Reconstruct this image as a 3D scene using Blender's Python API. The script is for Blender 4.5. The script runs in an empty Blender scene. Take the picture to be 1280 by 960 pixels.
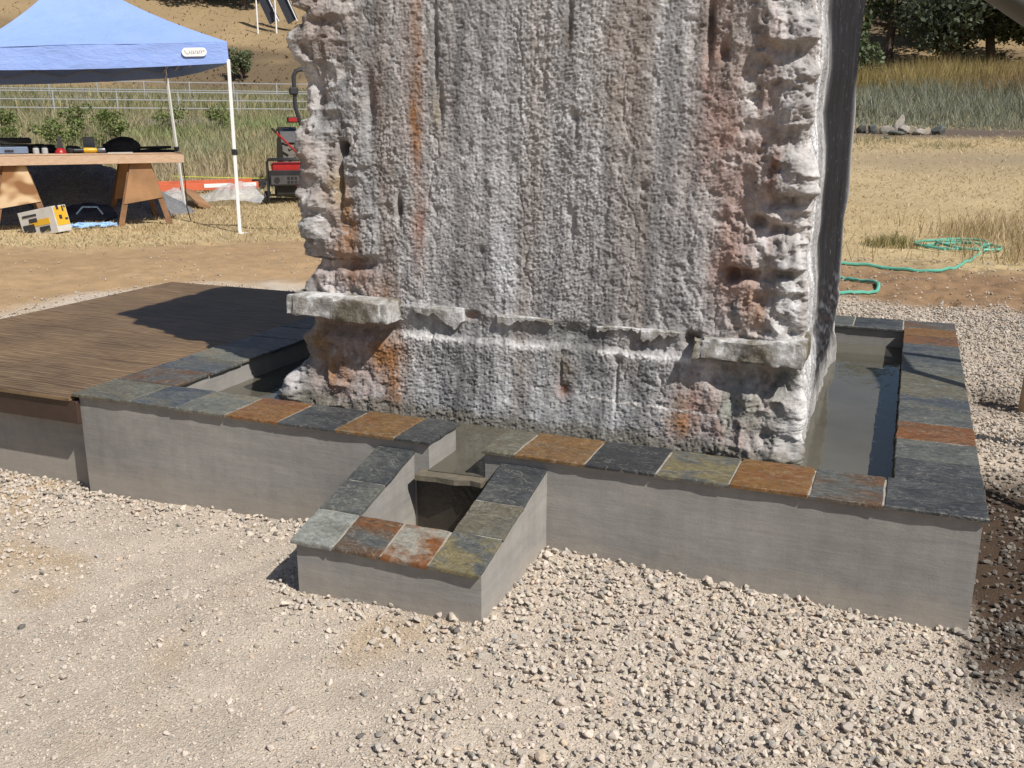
import bpy, bmesh, math, random
import numpy as np
from mathutils import Vector, Matrix

# ------------------------------------------------------------------ camera, light, exposure
sc = bpy.context.scene
COL = sc.collection
CAM_H = 1.68
cam_d = bpy.data.cameras.new('camera')
cam = bpy.data.objects.new('camera', cam_d)
COL.objects.link(cam)
cam_d.sensor_fit = 'HORIZONTAL'
cam_d.sensor_width = 36.0
cam_d.lens = 36.0 * 1210 / 1280
cam_d.clip_start = 0.05
cam_d.clip_end = 2000
cam.matrix_world = Matrix(((0.92685279, -0.10158369, 0.36142033, 0.0),
                           (0.37541528, 0.24387213, -0.89419782, 0.0),
                           (0.00269556, 0.96447247, 0.26416964, CAM_H),
                           (0, 0, 0, 1)))
sc.camera = cam

SUN = Vector((0.38, -0.165, 0.47)).normalized()
world = bpy.data.worlds.new('World')
sc.world = world
world.use_nodes = True
wn = world.node_tree
bg = wn.nodes['Background']
sky = wn.nodes.new('ShaderNodeTexSky')
sky.sky_type = 'NISHITA'
sky.sun_disc = False
sky.sun_elevation = math.asin(SUN.z)
sky.sun_rotation = math.atan2(SUN.x, SUN.y)
sky.altitude = 300
sky.air_density = 1.0
sky.dust_density = 1.0
wn.links.new(sky.outputs[0], bg.inputs[0])
bg.inputs[1].default_value = 0.07
sun_d = bpy.data.lights.new('sun', 'SUN')
sun_d.energy = 4.9
sun_d.angle = math.radians(0.53)
sun_d.color = (1.0, 0.955, 0.89)
sun = bpy.data.objects.new('sun', sun_d)
COL.objects.link(sun)
sun.rotation_euler = SUN.to_track_quat('Z', 'Y').to_euler()
sun.location = (8, -4, 12)
sc.view_settings.view_transform = 'Standard'
sc.view_settings.look = 'None'
sc.view_settings.gamma = 1.0
sc.view_settings.exposure = 0.12
sc.render.film_transparent = False

# ------------------------------------------------------------------ helpers
rng = np.random.default_rng(7)
random.seed(7)


def _h(ix, iy, iz):
    h = (ix.astype(np.uint32) * np.uint32(374761393)) ^ (iy.astype(np.uint32) * np.uint32(668265263)) ^ (iz.astype(np.uint32) * np.uint32(2147483647 ^ 0x5bd1e995))
    h = (h ^ (h >> np.uint32(13))) * np.uint32(1274126177)
    h = h ^ (h >> np.uint32(16))
    h = h * np.uint32(2246822519)
    h = h ^ (h >> np.uint32(13))
    return (h & np.uint32(0xffffff)).astype(np.float32) / np.float32(0xffffff)


def vn(x, y, z=0.0, seed=0):
    """value noise, -1..1"""
    x, y, z = np.broadcast_arrays(np.asarray(x, np.float32), np.asarray(y, np.float32), np.asarray(z, np.float32))
    x = x + 1000.37 + seed * 17.31; y = y + 1000.71 + seed * 7.77; z = z + 1000.13 + seed * 3.3
    ix = np.floor(x); iy = np.floor(y); iz = np.floor(z)
    fx = x - ix; fy = y - iy; fz = z - iz
    ix = ix.astype(np.int64); iy = iy.astype(np.int64); iz = iz.astype(np.int64)
    u = fx * fx * fx * (fx * (fx * 6 - 15) + 10)
    v = fy * fy * fy * (fy * (fy * 6 - 15) + 10)
    w = fz * fz * fz * (fz * (fz * 6 - 15) + 10)
    r = 0
    for dx in (0, 1):
        wx = u if dx else 1 - u
        for dy in (0, 1):
            wy = v if dy else 1 - v
            for dz in (0, 1):
                wz = w if dz else 1 - w
                r = r + wx * wy * wz * _h(ix + dx, iy + dy, iz + dz)
    return r * 2 - 1


def fbm(x, y, z=0.0, o=4, seed=0, gain=0.5):
    r = 0; a = 1.0; t = 0
    for k in range(o):
        r = r + a * vn(np.asarray(x) * 2 ** k, np.asarray(y) * 2 ** k, np.asarray(z) * 2 ** k, seed + k * 5)
        t += a; a *= gain
    return r / t


def sst(a, b, x):
    t = np.clip((x - a) / (b - a), 0, 1)
    return t * t * (3 - 2 * t)


def nmesh(name, V, quads=None, tris=None, col=None, smooth=True, uvw=None):
    """fast mesh from numpy arrays"""
    me = bpy.data.meshes.new(name)
    V = np.asarray(V, np.float32)
    parts = []; starts = []; n = 0
    lens = []
    for A, k in ((quads, 4), (tris, 3)):
        if A is None or len(A) == 0:
            continue
        A = np.asarray(A, np.int32)
        parts.append(A.ravel()); starts.append(n + np.arange(len(A)) * k); n += A.size
        lens.append(np.full(len(A), k))
    loops = np.concatenate(parts); st = np.concatenate(starts)
    me.vertices.add(len(V)); me.vertices.foreach_set('co', V.ravel())
    me.loops.add(len(loops)); me.loops.foreach_set('vertex_index', loops.astype(np.int32))
    me.polygons.add(len(st)); me.polygons.foreach_set('loop_start', st.astype(np.int32))
    me.polygons.foreach_set('use_smooth', np.full(len(st), smooth))
    if col is not None:
        a = me.attributes.new('col', 'FLOAT_COLOR', 'POINT')
        c = np.ones((len(V), 4), np.float32); c[:, :col.shape[1]] = col
        a.data.foreach_set('color', c.ravel())
    me.update(calc_edges=True)
    me.validate()
    return me


def link(name, me, mat=None, parent=None):
    o = bpy.data.objects.new(name, me)
    COL.objects.link(o)
    if mat is not None:
        if isinstance(mat, (list, tuple)):
            for m in mat: me.materials.append(m)
        else:
            me.materials.append(mat)
    if parent is not None:
        o.parent = parent
    return o


def tag(o, label=None, cat=None, group=None, kind=None):
    if label: o['label'] = label
    if cat: o['category'] = cat
    if group: o['group'] = group
    if kind: o['kind'] = kind
    return o


def thing(name, label, cat, loc=(0, 0, 0), rz=0.0, group=None):
    o = bpy.data.objects.new(name, None)
    COL.objects.link(o)
    o.location = loc; o.rotation_euler = (0, 0, rz)
    o.empty_display_size = 0.1
    return tag(o, label, cat, group)


class MB:
    """collects simple shapes into one mesh"""
    def __init__(s): s.v = []; s.f = []
    def add(s, v, f):
        n = len(s.v); s.v += [tuple(p) for p in v]; s.f += [tuple(i + n for i in q) for q in f]; return s
    def box(s, x0, x1, y0, y1, z0, z1, c=0.0, M=None):
        """box, chamfered by c when c > 0"""
        if c <= 0:
            v = [(x, y, z) for z in (z0, z1) for y in (y0, y1) for x in (x0, x1)]
            f = [(0, 2, 3, 1), (4, 5, 7, 6), (0, 1, 5, 4), (1, 3, 7, 5), (3, 2, 6, 7), (2, 0, 4, 6)]
        else:
            bm = bmesh.new(); bmesh.ops.create_cube(bm, size=1)
            for q in bm.verts:
                q.co = Vector(((x0 + x1) / 2 + q.co.x * (x1 - x0), (y0 + y1) / 2 + q.co.y * (y1 - y0), (z0 + z1) / 2 + q.co.z * (z1 - z0)))
            bmesh.ops.bevel(bm, geom=bm.edges[:], offset=c, segments=1, affect='EDGES')
            bm.verts.index_update()
            v = [tuple(q.co) for q in bm.verts]; f = [tuple(q.index for q in p.verts) for p in bm.faces]; bm.free()
        if M is not None: v = [tuple(M @ Vector(p)) for p in v]
        return s.add(v, f)
    def bar(s, a, b, w, h, up=(0, 0, 1), c=0.0):
        """rectangular bar from a to b"""
        a = Vector(a); b = Vector(b); d = (b - a); L = d.length; d.normalize()
        x = d.cross(Vector(up))
        if x.length < 1e-4: x = Vector((1, 0, 0))
        x.normalize(); y = x.cross(d)
        M = Matrix((x, y, d)).transposed().to_4x4(); M.translation = a
        return s.box(-w / 2, w / 2, -h / 2, h / 2, 0, L, c, M)
    def tube(s, pts, r, n=8, cap=True):
        pts = [Vector(p) for p in pts]; m = len(pts)
        rs = r if isinstance(r, (list, tuple)) else [r] * m
        v = []; f = []
        t0 = (pts[1] - pts[0]).normalized()
        x = t0.orthogonal().normalized()
        for i, p in enumerate(pts):
            t = (pts[min(i + 1, m - 1)] - pts[max(i - 1, 0)]).normalized()
            x = (x - t * x.dot(t)).normalized(); y = t.cross(x)
            for k in range(n):
                a = 2 * math.pi * k / n
                v.append(p + (x * math.cos(a) + y * math.sin(a)) * rs[i])
        for i in range(m - 1):
            for k in range(n):
                f.append((i * n + k, i * n + (k + 1) % n, (i + 1) * n + (k + 1) % n, (i + 1) * n + k))
        if cap:
            f.append(tuple(range(n))[::-1]); f.append(tuple((m - 1) * n + k for k in range(n)))
        return s.add(v, f)
    def lathe(s, prof, n=16, M=None):
        """prof: (r,z) list about the z axis"""
        v = []; f = []
        for r, z in prof:
            for k in range(n):
                a = 2 * math.pi * k / n; v.append((r * math.cos(a), r * math.sin(a), z))
        for i in range(len(prof) - 1):
            for k in range(n):
                f.append((i * n + k, i * n + (k + 1) % n, (i + 1) * n + (k + 1) % n, (i + 1) * n + k))
        f.append(tuple(range(n))[::-1]); f.append(tuple((len(prof) - 1) * n + k for k in range(n)))
        if M is not None: v = [tuple(M @ Vector(p)) for p in v]
        return s.add(v, f)
    def prism(s, poly, a, b):
        """poly: list of points (Vector) extruded by vector from offset a to offset b"""
        n = len(poly); a = Vector(a); b = Vector(b)
        v = [Vector(p) + a for p in poly] + [Vector(p) + b for p in poly]
        f = [tuple(range(n))[::-1], tuple(range(n, 2 * n))] + [(i, (i + 1) % n, n + (i + 1) % n, n + i) for i in range(n)]
        return s.add(v, f)
    def build(s, name, mat, parent=None, smooth=False):
        me = bpy.data.meshes.new(name)
        me.from_pydata([tuple(p) for p in s.v], [], s.f); me.update()
        bm = bmesh.new(); bm.from_mesh(me); bmesh.ops.recalc_face_normals(bm, faces=bm.faces[:]); bm.to_mesh(me); bm.free()
        if smooth:
            me.polygons.foreach_set('use_smooth', [True] * len(me.polygons))
            try: me.set_sharp_from_angle(angle=math.radians(42))
            except Exception: pass
        return link(name, me, mat, parent)


# ------------------------------------------------------------------ materials
class NT:
    def __init__(s, name):
        s.m = bpy.data.materials.new(name); s.m.use_nodes = True
        s.t = s.m.node_tree; s.n = s.t.nodes; s.b = s.n['Principled BSDF']; s.out = s.n['Material Output']
    def new(s, t, **k):
        q = s.n.new(t)
        for a, b in k.items(): setattr(q, a, b)
        return q
    def l(s, a, b): s.t.links.new(a, b)
    def val(s, sock, v): sock.default_value = v
    def coord(s, scale=(1, 1, 1), kind='pos'):
        if kind == 'pos': src = s.new('ShaderNodeNewGeometry').outputs['Position']
        else: src = s.new('ShaderNodeTexCoord').outputs['Object']
        mp = s.new('ShaderNodeMapping'); mp.inputs['Scale'].default_value = scale
        s.l(src, mp.inputs[0]); return mp.outputs[0]
    def noise(s, co, scale, detail=4, rough=0.55, dist=0.0):
        q = s.new('ShaderNodeTexNoise'); q.inputs['Scale'].default_value = scale
        q.inputs['Detail'].default_value = detail; q.inputs['Roughness'].default_value = rough
        q.inputs['Distortion'].default_value = dist
        if co is not None: s.l(co, q.inputs['Vector'])
        return q.outputs['Fac']
    def ramp(s, fac, stops, interp='LINEAR'):
        q = s.new('ShaderNodeValToRGB'); cr = q.color_ramp; cr.interpolation = interp
        while len(cr.elements) < len(stops): cr.elements.new(0.5)
        for e, (p, c) in zip(cr.elements, stops):
            e.position = p; e.color = tuple(c) + (1,) if len(c) == 3 else c
        s.l(fac, q.inputs[0]); return q.outputs[0]
    def mix(s, fac, a, b, mode='MIX'):
        q = s.new('ShaderNodeMix', data_type='RGBA', blend_type=mode)
        for sock, v in ((q.inputs[0], fac), (q.inputs[6], a), (q.inputs[7], b)):
            if hasattr(v, 'node'): s.l(v, sock)
            elif isinstance(v, (int, float)): sock.default_value = v
            else: sock.default_value = tuple(v) + (1,)
        return q.outputs[2]
    def mul(s, a, k, add=0.0):
        q = s.new('ShaderNodeMath', operation='MULTIPLY_ADD'); s.l(a, q.inputs[0])
        q.inputs[1].default_value = k; q.inputs[2].default_value = add; return q.outputs[0]
    def mth(s, op, a, b):
        q = s.new('ShaderNodeMath', operation=op)
        for i, v in enumerate((a, b)):
            if hasattr(v, 'node'): s.l(v, q.inputs[i])
            else: q.inputs[i].default_value = v
        return q.outputs[0]
    def bump(s, h, strength=0.5, dist=0.01, prev=None):
        q = s.new('ShaderNodeBump'); q.inputs['Strength'].default_value = strength
        q.inputs['Distance'].default_value = dist; s.l(h, q.inputs['Height'])
        if prev is not None: s.l(prev, q.inputs['Normal'])
        return q.outputs[0]
    def done(s, color=None, rough=None, normal=None, spec=None, metal=None):
        b = s.b
        for sock, v in (('Base Color', color), ('Roughness', rough), ('Normal', normal), ('Specular IOR Level', spec), ('Metallic', metal)):
            if v is None: continue
            if hasattr(v, 'node'): s.l(v, b.inputs[sock])
            elif isinstance(v, (int, float)): b.inputs[sock].default_value = v
            else: b.inputs[sock].default_value = tuple(v) + (1,)
        return s.m


def simple(name, c, rough=0.6, metal=0.0, spec=0.5, var=0.15, scale=8.0, bump=0.0, bscale=40):
    """plain coloured material with a little mottling and optional fine bump"""
    t = NT(name); co = t.coord()
    n = t.noise(co, scale, 4)
    a = tuple(min(1, q * (1 - var)) for q in c); b = tuple(min(1, q * (1 + var)) for q in c)
    colr = t.ramp(n, [(0.3, a), (0.7, b)])
    nm = t.bump(t.noise(co, bscale, 4), bump, 0.01) if bump > 0 else None
    rr = t.mul(t.noise(co, scale * 2.3, 3), 0.2, rough - 0.1)
    return t.done(colr, rr, nm, spec, metal)


def attr_mat(name, rough=0.85, fine=0.25, fscale=60, bump=0.3, bscale=200, bdist=0.004, trans=0.0, spec=0.3):
    t = NT(name)
    a = t.new('ShaderNodeAttribute', attribute_name='col')
    co = t.coord()
    n = t.noise(co, fscale, 5, 0.65)
    k = t.ramp(n, [(0.25, (1 - fine,) * 3), (0.75, (1 + fine * 0.6,) * 3)])
    c = t.mix(1.0, a.outputs['Color'], k, 'MULTIPLY')
    nm = t.bump(t.noise(co, bscale, 4, 0.6), bump, bdist) if bump > 0 else None
    m = t.done(c, rough, nm, spec)
    if trans > 0:
        tr = t.new('ShaderNodeBsdfTranslucent'); t.l(c, tr.inputs[0])
        mx = t.new('ShaderNodeMixShader'); mx.inputs[0].default_value = trans
        t.l(t.b.outputs[0], mx.inputs[1]); t.l(tr.outputs[0], mx.inputs[2]); t.l(mx.outputs[0], t.out.inputs[0])
    return m

# ------------------------------------------------------------------ ground
def interp(x, xs, ys): return np.interp(x, xs, ys)


def rect_dist(x, y, x0, x1, y0, y1):
    dx = np.maximum(np.maximum(x0 - x, x - x1), 0); dy = np.maximum(np.maximum(y0 - y, y - y1), 0)
    return np.hypot(dx, dy)


def base_height(x, y):
    d = np.hypot(x, y)
    z = np.interp(d, [0, 20, 50, 70, 150, 260], [0, 0.02, 1.7, 2.9, 29, 55])
    z = z + sst(20, 60, d) * 0.2 * fbm(x * 0.05, y * 0.05, 0, 3, 3) + sst(68, 100, d) * 2.2 * fbm(x * 0.035, y * 0.035, 0, 4, 9)
    near = 1 - sst(9, 14, d)
    z = z + near * np.interp(x, [-6, -3.6, -2.6, -1.9, -1.1, 0.0, 0.5, 2], [-0.09, -0.085, -0.04, 0.02, 0.04, 0.005, -0.005, 0.0])
    return z


def ground_height(x, y):
    z = base_height(x, y)
    d = np.hypot(x, y)
    z = z + 0.016 * fbm(x * 1.3, y * 1.3, 0, 3, 21) * (1 - sst(25, 40, d))
    z = z + 0.006 * fbm(x * 9, y * 9, 0, 3, 22) * (1 - sst(9, 16, d))
    # trampled loose earth behind the pool on the right and ruts in the track
    e2 = sst(7.5, 9.0, d) * (1 - sst(14.5, 16, d)) * (1 - sst(-4, -2.5, x))
    z = z + e2 * (0.03 * fbm(x * 1.1, y * 1.1, 0, 3, 42) + 0.022 * fbm(x * 4.5, y * 4.5, 0, 3, 43) - 0.03 * sst(0.35, 0.55, fbm(x * 3.3, y * 3.3, 0, 2, 44)))
    e = sst(9.4, 9.9, y) * (1 - sst(12.4, 13.2, y)) * sst(-1.5, -0.5, x)
    z = z + e * (0.05 * fbm(x * 4, y * 4, 0, 4, 40) - 0.05 * sst(0.35, 0.6, fbm(x * 6, y * 5, 0, 2, 41)) + 0.02)
    return z


def gravel_mask(x, y):
    dr = rect_dist(x, y, -5.45, 0.35, 3.3, 6.66)
    lim = np.where(x > -1.5, 3.0, 2.3) + 0.35 * fbm(x * 0.9, y * 0.9, 0, 4, 31)
    return 1 - sst(-0.25, 0.25, dr - lim)


def wet_dark_mask(x, y):
    m = sst(0.27, 0.36, x + 0.05 * fbm(x * 5, y * 5, 0, 2, 50)) * sst(2.75, 3.15, y) * (1 - sst(4.7, 5.15, y + 0.12 * fbm(x * 3, y * 3, 0, 2, 51)))
    m2 = 0.75 * np.exp(-(((x - 0.62) / 0.22) ** 2 + ((y - 6.45) / 0.28) ** 2))  # separate dark spot on the gravel just left of the stake
    return np.clip(np.maximum(m, m2), 0, 1)


def ground_color(x, y):
    d = np.hypot(x, y)
    n1 = fbm(x * 0.8, y * 0.8, 0, 4, 60)[:, None]; n2 = fbm(x * 5, y * 5, 0, 4, 61)[:, None]
    n3 = fbm(x * 0.12, y * 0.12, 0, 4, 62)[:, None]
    grav = np.array([0.53, 0.452, 0.367]) * (1 + 0.10 * n2 + 0.06 * n1)
    tan = np.array([0.48, 0.36, 0.225])
    tp = np.clip(sst(0.0, 0.4, fbm(x * 1.5, y * 1.5, 0, 4, 63)) * (1 - 0.85 * sst(-1.4, -0.7, x)), 0, 1)[:, None] * 0.85
    grav = grav * (1 - tp) + tan * tp
    dirt = np.array([0.42, 0.285, 0.16]) * (1 + 0.16 * n1 + 0.12 * n2)
    dirtR = np.array([0.29, 0.185, 0.105]) * (1 + 0.2 * n2)
    right = sst(-3, 0, x + 0.0 * y)[:, None]
    dirt = dirt * (1 - right) + dirtR * right
    straw = np.array([0.50, 0.385, 0.215]) * (1 + 0.2 * n2 + 0.2 * n1)
    field = np.array([0.47, 0.365, 0.21]) * (1 + 0.18 * n1)
    weed = np.array([0.30, 0.275, 0.165]) * (1 + 0.25 * n3 + 0.2 * n1)
    hill = np.array([0.31, 0.225, 0.125]) * (1 + 0.22 * n3 + 0.2 * n1)
    hb = np.array([0.13, 0.095, 0.06])
    hp = sst(0.05, 0.35, fbm(x * 0.10, y * 0.10 , 0, 5, 64))[:, None] * 0.85
    hill = hill * (1 - hp) + hb * hp
    g = gravel_mask(x, y)[:, None]
    lim = np.where(x > -3, 12.2, 14.2) + 0.7 * fbm(x * 0.6, y * 0.6, 0, 4, 65)
    toS = sst(-0.6, 0.6, d - lim)[:, None]
    c = dirt * (1 - toS) + straw * toS
    tL = (sst(19, 23, d + 1.5 * n1[:, 0]) * (1 - sst(-6, -3, x)))[:, None]
    c = c * (1 - tL) + weed * tL
    tR = (sst(18, 22, d) * sst(-6, -3, x))[:, None]
    c = c * (1 - tR) + field * tR
    # faint grey wheel track across the field, bare patch round the stone heap
    trk = (np.exp(-((y - 30 - 0.25 * x) / 3.0) ** 2) * sst(-4, 0, x) * 0.7)[:, None]
    c = c * (1 - trk) + np.array([0.30, 0.235, 0.16]) * trk
    bare = np.exp(-(((x - 1.0) / 6.0) ** 2 + ((y - 41) / 3.2) ** 2) ** 2)[:, None]
    c = c * (1 - bare) + np.array([0.135, 0.105, 0.085]) * bare
    tH = sst(60, 70, d + 3 * n3[:, 0])[:, None]
    c = c * (1 - tH) + hill * tH
    c = c * (1 - g) + grav * g
    w = wet_dark_mask(x, y)[:, None]
    c = c * (1 - w) + np.array([0.075, 0.05, 0.034]) * (1 + 0.3 * n2) * w
    return np.clip(c, 0.01, 0.9)


def axis(segs):
    out = []
    for a, b, st in segs:
        out.append(np.arange(a, b, st))
    return np.concatenate(out)


gx = axis([(-260, -60, 5), (-60, -25, 1.0), (-25, -12, 0.3), (-12, -5.4, 0.1), (-5.4, 1.8, 0.03), (1.8, 6, 0.1), (6, 20, 0.4), (20, 60, 1.5), (60, 200, 8)])
gy = axis([(-80, -10, 8), (-10, 0.8, 0.6), (0.8, 4.6, 0.03), (4.6, 14, 0.06), (14, 24, 0.25), (24, 60, 0.8), (60, 130, 1.5), (130, 300, 6)])
GX, GY = np.meshgrid(gx, gy)
px_, py_ = GX.ravel(), GY.ravel()
gz = ground_height(px_, py_)
nx_, ny_ = len(gx), len(gy)
ii = np.arange(nx_ * ny_).reshape(ny_, nx_)
quads = np.stack([ii[:-1, :-1], ii[:-1, 1:], ii[1:, 1:], ii[1:, :-1]], -1).reshape(-1, 4)
gcol = ground_color(px_, py_)
t = NT('earth_and_gravel')
a = t.new('ShaderNodeAttribute', attribute_name='col')
co = t.coord()
k1 = t.ramp(t.noise(co, 90, 6, 0.7), [(0.28, (0.74,) * 3), (0.72, (1.16,) * 3)])
k2 = t.ramp(t.noise(co, 7, 5, 0.6), [(0.3, (0.86,) * 3), (0.7, (1.1,) * 3)])
c = t.mix(1.0, t.mix(1.0, a.outputs['Color'], k1, 'MULTIPLY'), k2, 'MULTIPLY')
vor = t.new('ShaderNodeTexVoronoi'); vor.inputs['Scale'].default_value = 130; t.l(co, vor.inputs['Vector'])
nb = t.bump(t.noise(co, 60, 6, 0.7), 0.7, 0.012)
nb = t.bump(vor.outputs['Distance'], 0.5, 0.006, nb)
m_ground = t.done(c, 0.95, nb, 0.15)
ground = link('ground', nmesh('ground', np.stack([px_, py_, gz], -1), quads, None, gcol), m_ground)
tag(ground, kind='structure')


def gz_at(x, y):
    return float(ground_height(np.array([float(x)]), np.array([float(y)]))[0])


# ------------------------------------------------------------------ gravel stones (instanced on points)
def pebble(seed, flat=0.75):
    bm = bmesh.new(); bmesh.ops.create_icosphere(bm, subdivisions=2, radius=0.5)
    r = random.Random(seed)
    planes = [(Vector((r.gauss(0, 1), r.gauss(0, 1), r.gauss(0, 1))).normalized(), r.uniform(0.22, 0.40)) for _ in range(12)]
    for v in bm.verts:
        for n, d in planes:
            q = v.co.dot(n)
            if q > d: v.co -= n * (q - d)
        v.co.z *= flat; v.co.x *= 1.15
    me = bpy.data.meshes.new('pebble'); bm.to_mesh(me); bm.free()
    me.polygons.foreach_set('use_smooth', [True] * len(me.polygons))
    me.set_sharp_from_angle(angle=math.radians(20))
    return me


t = NT('gravel_stone')
a = t.new('ShaderNodeAttribute', attribute_name='tint', attribute_type='INSTANCER')
co = t.coord()
k1 = t.ramp(t.noise(co, 160, 4, 0.65), [(0.3, (0.8,) * 3), (0.7, (1.12,) * 3)])
t.done(t.mix(1.0, a.outputs['Color'], k1, 'MULTIPLY'), 0.85, t.bump(t.noise(co, 400, 3), 0.35, 0.003), 0.25)
m_peb = t.m
peb_col = bpy.data.collections.new('pebble_shapes')
for k in range(14):
    me = pebble(k, 0.55 + 0.04 * (k % 8)); me.materials.append(m_peb)
    peb_col.objects.link(bpy.data.objects.new('pebble', me))


def scatter_stones(name, P, size, tint, label=None):
    n = len(P)
    me = bpy.data.meshes.new(name); me.vertices.add(n); me.vertices.foreach_set('co', P.astype(np.float32).ravel())
    rot = rng.uniform(-1, 1, (n, 3)) * np.array([0.6, 0.6, math.pi])
    scl = size[:, None] * rng.uniform(0.75, 1.25, (n, 3))
    for nm, ty, arr, key in (('rot', 'FLOAT_VECTOR', rot, 'vector'), ('scl', 'FLOAT_VECTOR', scl, 'vector'),
                             ('idx', 'INT', rng.integers(0, 14, n), 'value')):
        at = me.attributes.new(nm, ty, 'POINT')
        at.data.foreach_set(key, np.asarray(arr, np.int32 if ty == 'INT' else np.float32).ravel())
    at = me.attributes.new('tint', 'FLOAT_COLOR', 'POINT')
    cc = np.ones((n, 4), np.float32); cc[:, :3] = tint; at.data.foreach_set('color', cc.ravel())
    o = link(name, me)
    ng = bpy.data.node_groups.new(name, 'GeometryNodeTree')
    ng.interface.new_socket('Geometry', in_out='INPUT', socket_type='NodeSocketGeometry')
    ng.interface.new_socket('Geometry', in_out='OUTPUT', socket_type='NodeSocketGeometry')
    N = ng.nodes; L = ng.links
    gi = N.new('NodeGroupInput'); go = N.new('NodeGroupOutput')
    ip = N.new('GeometryNodeInstanceOnPoints'); ci = N.new('GeometryNodeCollectionInfo')
    ci.inputs['Collection'].default_value = peb_col
    ci.inputs['Separate Children'].default_value = True; ci.inputs['Reset Children'].default_value = True
    def na(nm, ty):
        q = N.new('GeometryNodeInputNamedAttribute'); q.data_type = ty; q.inputs['Name'].default_value = nm
        return q.outputs[0]
    e2r = N.new('FunctionNodeEulerToRotation'); L.new(na('rot', 'FLOAT_VECTOR'), e2r.inputs[0])
    L.new(gi.outputs[0], ip.inputs['Points']); L.new(ci.outputs[0], ip.inputs['Instance'])
    ip.inputs['Pick Instance'].default_value = True
    L.new(na('idx', 'INT'), ip.inputs['Instance Index']); L.new(e2r.outputs[0], ip.inputs['Rotation'])
    L.new(na('scl', 'FLOAT_VECTOR'), ip.inputs['Scale']); L.new(ip.outputs[0], go.inputs[0])
    md = o.modifiers.new('stones', 'NODES'); md.node_group = ng
    return o


def solid(x, y, pad=0.0):
    """true where the pool, the spill box or the deck stands"""
    a = (x > -3.53 - pad) & (x < 0.325 + pad) & (y > 3.30 - pad) & (y < 6.64 + pad)
    b = (x > -1.91 - pad) & (x < -1.2 + pad) & (y > 2.675 - pad) & (y < 3.4)
    c = (x > -5.4) & (x < -3.5) & (y > 3.37 - pad) & (y < 6.1)
    return a | b | c


def coarse(x, y):
    """where the larger loose stones lie thick"""
    n = fbm(x * 1.1, y * 1.1, 0, 4, 70)
    r = sst(-1.9, -0.9, x + 0.45 * n) * (0.92 - 0.75 * sst(0.16, 0.36, fbm(x * 1.7 + 5, y * 1.7, 0, 4, 75)))
    w = np.exp(-((3.3 - y) / 0.22) ** 2) * 0.75                       # banked up along the wall
    w2 = np.exp(-(rect_dist(x, y, -1.9, -1.2, 2.67, 3.3) / 0.16) ** 2) * 0.8
    l = 0.045 + 0.30 * sst(0.15, 0.45, fbm(x * 1.9, y * 1.9, 0, 4, 71))
    b = np.where(y > 3.4, 0.8, 0)
    return np.clip(np.maximum.reduce([r, w, w2, l, b]), 0, 1)


def gen_stones(n, x0, x1, y0, y1, keep):
    x = rng.uniform(x0, x1, n); y = rng.uniform(y0, y1, n)
    k = (rng.uniform(0, 1, n) < keep(x, y)) & ~solid(x, y)
    return x[k], y[k]


xs, ys, ss = [], [], []
for n, reg, keep, lo, hi in (
        (46000, (-4.9, 1.5, 1.0, 3.45), lambda x, y: coarse(x, y) * (1 - 0.45 * wet_dark_mask(x, y)), 0.011, 0.029),
        (1500, (-4.9, 1.5, 1.0, 3.45), lambda x, y: np.maximum(coarse(x, y) - 0.3, 0.01) * 1.3, 0.03, 0.046),
        (150000, (-4.9, 1.5, 1.0, 3.5), lambda x, y: (0.6 + 0.35 * coarse(x, y)) * (1 - 0.7 * wet_dark_mask(x, y)), 0.004, 0.012),
        (30000, (0.3, 2.2, 3.3, 10.4), lambda x, y: gravel_mask(x, y) * (0.95 - 0.5 * wet_dark_mask(x, y)), 0.012, 0.032),
        (9000, (-2.0, 0.5, 6.6, 10.2), lambda x, y: gravel_mask(x, y), 0.016, 0.036),
        (8000, (-9.0, -5.3, 3.0, 8.5), lambda x, y: gravel_mask(x, y), 0.014, 0.032),
        (5000, (-14, -2.5, 6.5, 13.5), lambda x, y: 0.25 + 0.6 * sst(0.0, 0.4, fbm(x * 0.8, y * 0.8, 0, 3, 76)), 0.008, 0.03),
        (2500, (-2.0, 2.5, 9.5, 13.0), lambda x, y: x * 0 + 0.5, 0.01, 0.035),
        (3500, (-5.6, -3.4, 2.9, 3.7), lambda x, y: x * 0 + 0.9, 0.012, 0.032)):
    x, y = gen_stones(n, *reg, keep)
    xs.append(x); ys.append(y); ss.append(rng.uniform(0, 1, len(x)) ** 1.6 * (hi - lo) + lo)
x = np.concatenate(xs); y = np.concatenate(ys); s_ = np.concatenate(ss)
z = ground_height(x, y) + s_ * rng.uniform(-0.05, 0.28, len(x)) + np.where(s_ > 0.016, coarse(x, y) * rng.uniform(0, 0.014, len(x)), 0)
tint = np.array([0.53, 0.464, 0.39]) * rng.uniform(0.80, 1.14, (len(x), 1)) * (1 + rng.normal(0, 0.012, (len(x), 3)))
gsel = rng.uniform(0, 1, len(x))
tint[gsel < 0.07] = tint[gsel < 0.07] * np.array([0.66, 0.70, 0.75])
tint[gsel < 0.008] *= 0.5
tint[gsel > 0.94] = tint[gsel > 0.94] * np.array([1.0, 0.91, 0.82])
w = wet_dark_mask(x, y)[:, None]
tint = tint * (1 - w * rng.uniform(0.45, 0.88, (len(x), 1)))
tpp = (np.clip(sst(0.0, 0.4, fbm(x * 1.5, y * 1.5, 0, 4, 63)) * (1 - 0.85 * sst(-1.4, -0.7, x)), 0, 1) * (s_ < 0.013))[:, None] * 0.7
tint = tint * (1 - tpp) + np.array([0.48, 0.375, 0.25]) * tpp
tint[y > 3.4] *= 0.88
gravel = scatter_stones('gravel', np.stack([x, y, z], -1), s_, np.clip(tint, 0.02, 0.85))
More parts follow.
